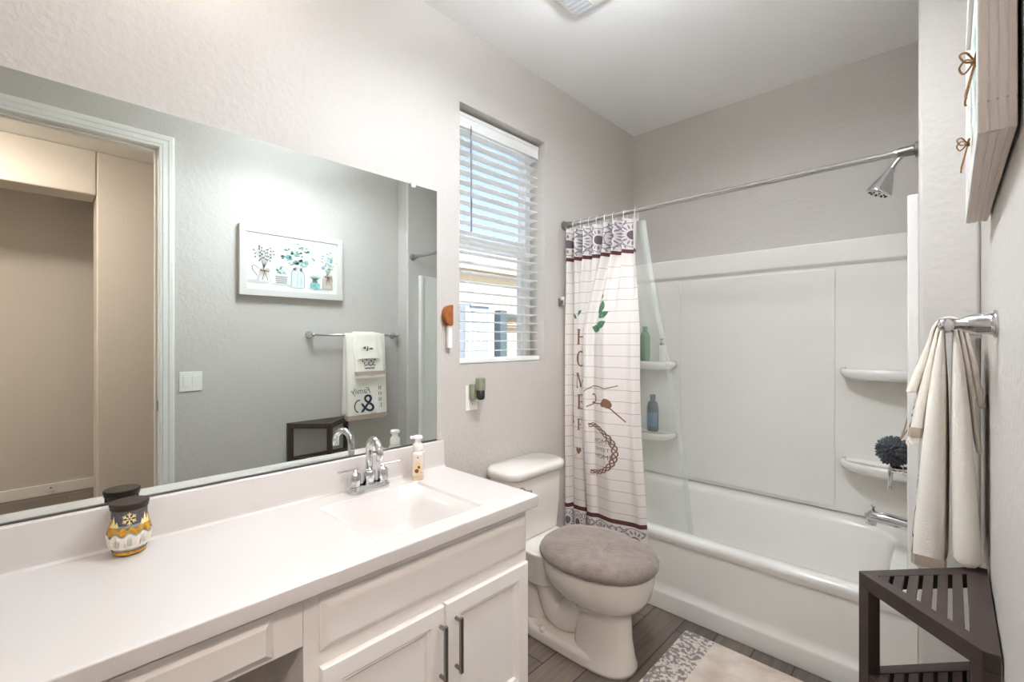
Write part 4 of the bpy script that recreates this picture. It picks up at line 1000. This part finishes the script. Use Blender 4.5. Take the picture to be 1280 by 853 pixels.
# ------------------------------------------------------------------ picture
PY0, PY1, PZ0, PZ1 = .907, 1.583, 1.625, 2.073
PXB, PXF = W-.005, W-.043
pc = thing('framed_picture', 'white framed watercolor of plants in jars with twine bows on the right wall', 'picture', (W, 1.245, PZ0))
FW = .042
bm = NB()
for (a, b, c, d) in ((PY0, PY1, PZ0, PZ0+FW), (PY0, PY1, PZ1-FW, PZ1), (PY0, PY0+FW, PZ0+FW, PZ1-FW), (PY1-FW, PY1, PZ0+FW, PZ1-FW)): box(bm, PXF, PXB, a, b, c, d)
fo = obj('frame', bm, M_frame, pc, bevel=.0015)
bm = NB()
for k in range(4):
    xa = PXF+.003+k*.009; xb = xa+.0062
    for (a, b, c, d) in ((PY0, PY1, PZ0-.0014, PZ0), (PY0, PY1, PZ1, PZ1+.0014), (PY0-.0014, PY0, PZ0, PZ1), (PY1, PY1+.0014, PZ0, PZ1)): box(bm, xa, xb, a, b, c, d)
obj('ribbed_side', bm, M_fside, fo, label='ribbed pale wood side of the frame')
bm = NB(); box(bm, PXF+.008, PXB, PY0+FW, PY1-FW, PZ0+FW, PZ1-FW); paper = obj('paper', bm, M_paper, pc)
ax_ = PXF+.0078
AW = PY1-PY0-2*FW; AH = PZ1-PZ0-2*FW      # art area .592 x .364; s runs as seen in the room mirror (near end first)
art = lambda off: (lambda s, z: Vector((ax_-off, PY0+FW+s*AW, PZ0+FW+z*AH)))
def A_(name, polys, m, off): decal(name, polys, art(off), m, paper)
RR = random.Random(11)
def asp(P): return P
# soft table shadow
A_('painted_shadow', [ell(.10, .13, .13, .035), ell(.36, .11, .12, .025), ell(.52, .08, .1, .02), ell(.74, .08, .09, .02), ell(.88, .08, .08, .02)], M_greyl, .0002)
jar = lambda cx, w0, z0, z1, nk: [[(cx-w0*.8, z0), (cx+w0*.8, z0), (cx+w0, z0+.04), (cx+w0, z1-.07), (cx+w0*nk, z1-.02), (cx+w0*nk, z1), (cx-w0*nk, z1), (cx-w0*nk, z1-.02), (cx-w0, z1-.07), (cx-w0, z0+.04)]]
A_('painted_pitcher', [[(.11, .13), (.24, .13), (.245, .18), (.225, .28), (.215, .38), (.125, .38), (.12, .28), (.10, .18)]], M_greyl, .0004)
A_('painted_pitcher_body', [[(.125, .14), (.23, .14), (.235, .18), (.215, .28), (.205, .37), (.14, .37), (.138, .28), (.125, .18)]], M_paper, .0006)
ol = strokes([(.12, .37), (.075, .42), (.05, .40), (.06, .33), (.105, .24)], .008)
A_('painted_handle', ol, M_greyd, .0006)
pl = jar(.355, .062, .12, .27, 1.15)
A_('painted_striped_pot', pl, M_greyl, .0004)
A_('painted_stripes', [[(.295, z), (.415, z), (.415, z+.012), (.295, z+.012)] for z in (.14, .175, .21, .245)], M_greyd, .0006)
A_('painted_jar', jar(.535, .075, .065, .40, .8), M_jarp, .0004)
A_('painted_jar_lines', strokes([(.462, .09), (.462, .33), (.475, .39)], .006)+strokes([(.608, .09), (.608, .33), (.595, .39)], .006)+strokes([(.47, .07), (.6, .07)], .006)+strokes([(.53, .1), (.53, .33)], .003)+strokes([(.57, .1), (.575, .3)], .003), M_greyd, .0006)
A_('painted_bud_vase', [ell(.735, .14, .062, .085)], M_aqua, .0004)
A_('painted_vase_neck', [[(.71, .2), (.76, .2), (.768, .235), (.70, .235)]], M_greyd, .0006)
A_('painted_tall_jar', jar(.885, .06, .085, .36, .85), M_jar2, .0004)
A_('painted_tall_jar_lines', strokes([(.828, .1), (.828, .3)], .006)+strokes([(.942, .1), (.942, .3)], .006)+strokes([(.83, .088), (.94, .088)], .006), M_greyd, .0006)
stems = []; buds = []
for k in range(9):
    a = 1.57+(k-4)*.16; l = .34+.14*RR.random(); b = (.17+.012*(k-4)+l*cos(a)*.6, .38+l*sin(a)); stems += strokes([(.17, .38), ((.17+b[0])/2+.01, .38+l*.45), b], .004)
    for q in range(4): buds.append(ell(b[0]-(.03*q)*cos(a)*.6+RR.uniform(-.022, .022), b[1]-.06*q, .010, .015, n=8))
for k in range(7):
    a = 1.57+(k-3)*.2; stems += strokes([(.885, .36), (.885+.28*cos(a)*.55, .36+.30*sin(a))], .003)
A_('painted_stems', stems, M_greyd, .0008); A_('painted_buds', buds, M_greyd, .001)
lv, lw = [], []
for k in range(110):
    a = RR.uniform(.25, 2.9); r = RR.uniform(.06, .46); x = .53+r*cos(a)*.46; z = .46+r*sin(a)*1.0
    (lv if k % 2 else lw).append(leaf(x, z, RR.uniform(.03, .055), RR.uniform(.022, .036), RR.uniform(0, 6.3)))
for k in range(44):
    a = RR.uniform(.5, 2.6); r = RR.uniform(.06, .5); x = .885+r*cos(a)*.34; z = .38+r*sin(a)*.9
    (lv if k % 2 else lw).append(leaf(x, z, RR.uniform(.025, .045), .022, RR.uniform(0, 6.3)))
for k in range(30): lw.append(leaf(.355+RR.uniform(-.075, .06), .28+RR.uniform(0, .15), .045, .02, RR.uniform(.5, 2.6)))
for k in range(7): lv.append(leaf(.735, .23, .13, .016, 1.57+(k-3)*.22))
A_('painted_leaves', lv, M_leafp, .001); A_('painted_pale_leaves', lw, M_aqual, .0009)
A_('painted_blooms', [ell(.43, .63, .028, .05), ell(.455, .62, .02, .04), ell(.83, .50, .02, .035), ell(.93, .66, .02, .05), ell(.63, .56, .03, .05)], M_aqua, .0012)
A_('painted_flower_base', [ell(.535+.045*cos(t), .42+.03*sin(t), .02, .028) for t in [k*.9 for k in range(7)]], M_greyl, .0012)
# real twine bows glued on the canvas
for (s, z, sc) in ((.175, .335, .8), (.885, .325, .75)):
    y = PY0+FW+s*AW; zz = PZ0+FW+z*AH; x = ax_-.004
    bm = NB()
    tube(bm, [(x, y-.03*sc, zz+.004), (x-.003, y, zz), (x, y+.032*sc, zz+.003)], .0022, 8)
    for d in (-1, 1):
        tube(bm, catmull([(x-.002, y, zz), (x-.012, y+d*.016*sc, zz+.012), (x-.020, y+d*.030*sc, zz+.006), (x-.014, y+d*.028*sc, zz-.006), (x-.003, y, zz)], 6), .0015, 8)
        tube(bm, catmull([(x-.002, y, zz), (x-.008, y+d*.010*sc, zz-.03), (x-.013, y+d*.018*sc, zz-.055), (x-.012, y+d*.022*sc, zz-.078*sc)], 6), .0015, 8)
    bmesh.ops.create_uvsphere(bm, u_segments=10, v_segments=8, radius=.005, matrix=Matrix.Translation((x-.003, y, zz)))
    obj('twine_bow', bm, M_twine, pc, smooth=True, label='brown jute twine bow')

# ------------------------------------------------------------------ switch, ceiling vent, hall door stop
sw = thing('light_switch', 'white double rocker light switch beside the door casing', 'switch', (W, .658, 1.09))
bm = NB(); box(bm, W-.0065, W-.0005, .600, .716, 1.032, 1.149); obj('plate', bm, M_plate, sw, bevel=.003)
for yy in (.635, .681):
    bm = NB(); loft(bm, [[(W-.0066, y, z) for y, z in ((yy-.0165, 1.058), (yy+.0165, 1.058), (yy+.0165, 1.123), (yy-.0165, 1.123))], [(W-.0085-(.003 if z > 1.09 else 0), y, z) for y, z in ((yy-.0155, 1.059), (yy+.0155, 1.059), (yy+.0155, 1.122), (yy-.0155, 1.122))]]); obj('rocker', bm, M_plate, sw, bevel=.001)
cvn = thing('ceiling_fan_vent', 'white louvred exhaust fan cover in the ceiling', 'vent', (.56, 1.51, H))
bm = NB()
X0, X1, Y0, Y1 = .405, .715, 1.35, 1.665
loft(bm, [[(p[0], p[1], z) for p in rrect(X0+i, X1-i, Y0+i, Y1-i, 0, .07-i, 8)] for i, z in ((0, H-.0005), (0, H-.006), (.012, H-.018), (.03, H-.022))]); obj('cover', bm, M_trim, cvn, smooth=True)
M_louv = mat('louver_grey', (196, 198, 200), .5)
for (a, b) in ((X0+.035, .525), (.595, X1-.035)):
    bm = NB(); box(bm, a, b, Y0+.03, Y1-.03, H-.0225, H-.0215)
    for k in range(11):
        y = Y0+.035+k*.024; box(bm, a, b, y, y+.012, H-.0245, H-.0215)
    obj('louver_panel', bm, M_louv, cvn)
ds = thing('door_stop', 'small dark spring door stop on the far hall baseboard', 'door stop', (4.01, -.0, .06))
bm = NB(); tube(bm, [(4.015, .12, .06), (3.95, .12, .06)], .006, 10); obj('spring', bm, M_dark, ds); bm = NB(); tube(bm, [(3.95, .12, .06), (3.935, .12, .06)], .01, 10); obj('tip', bm, M_plate, ds)
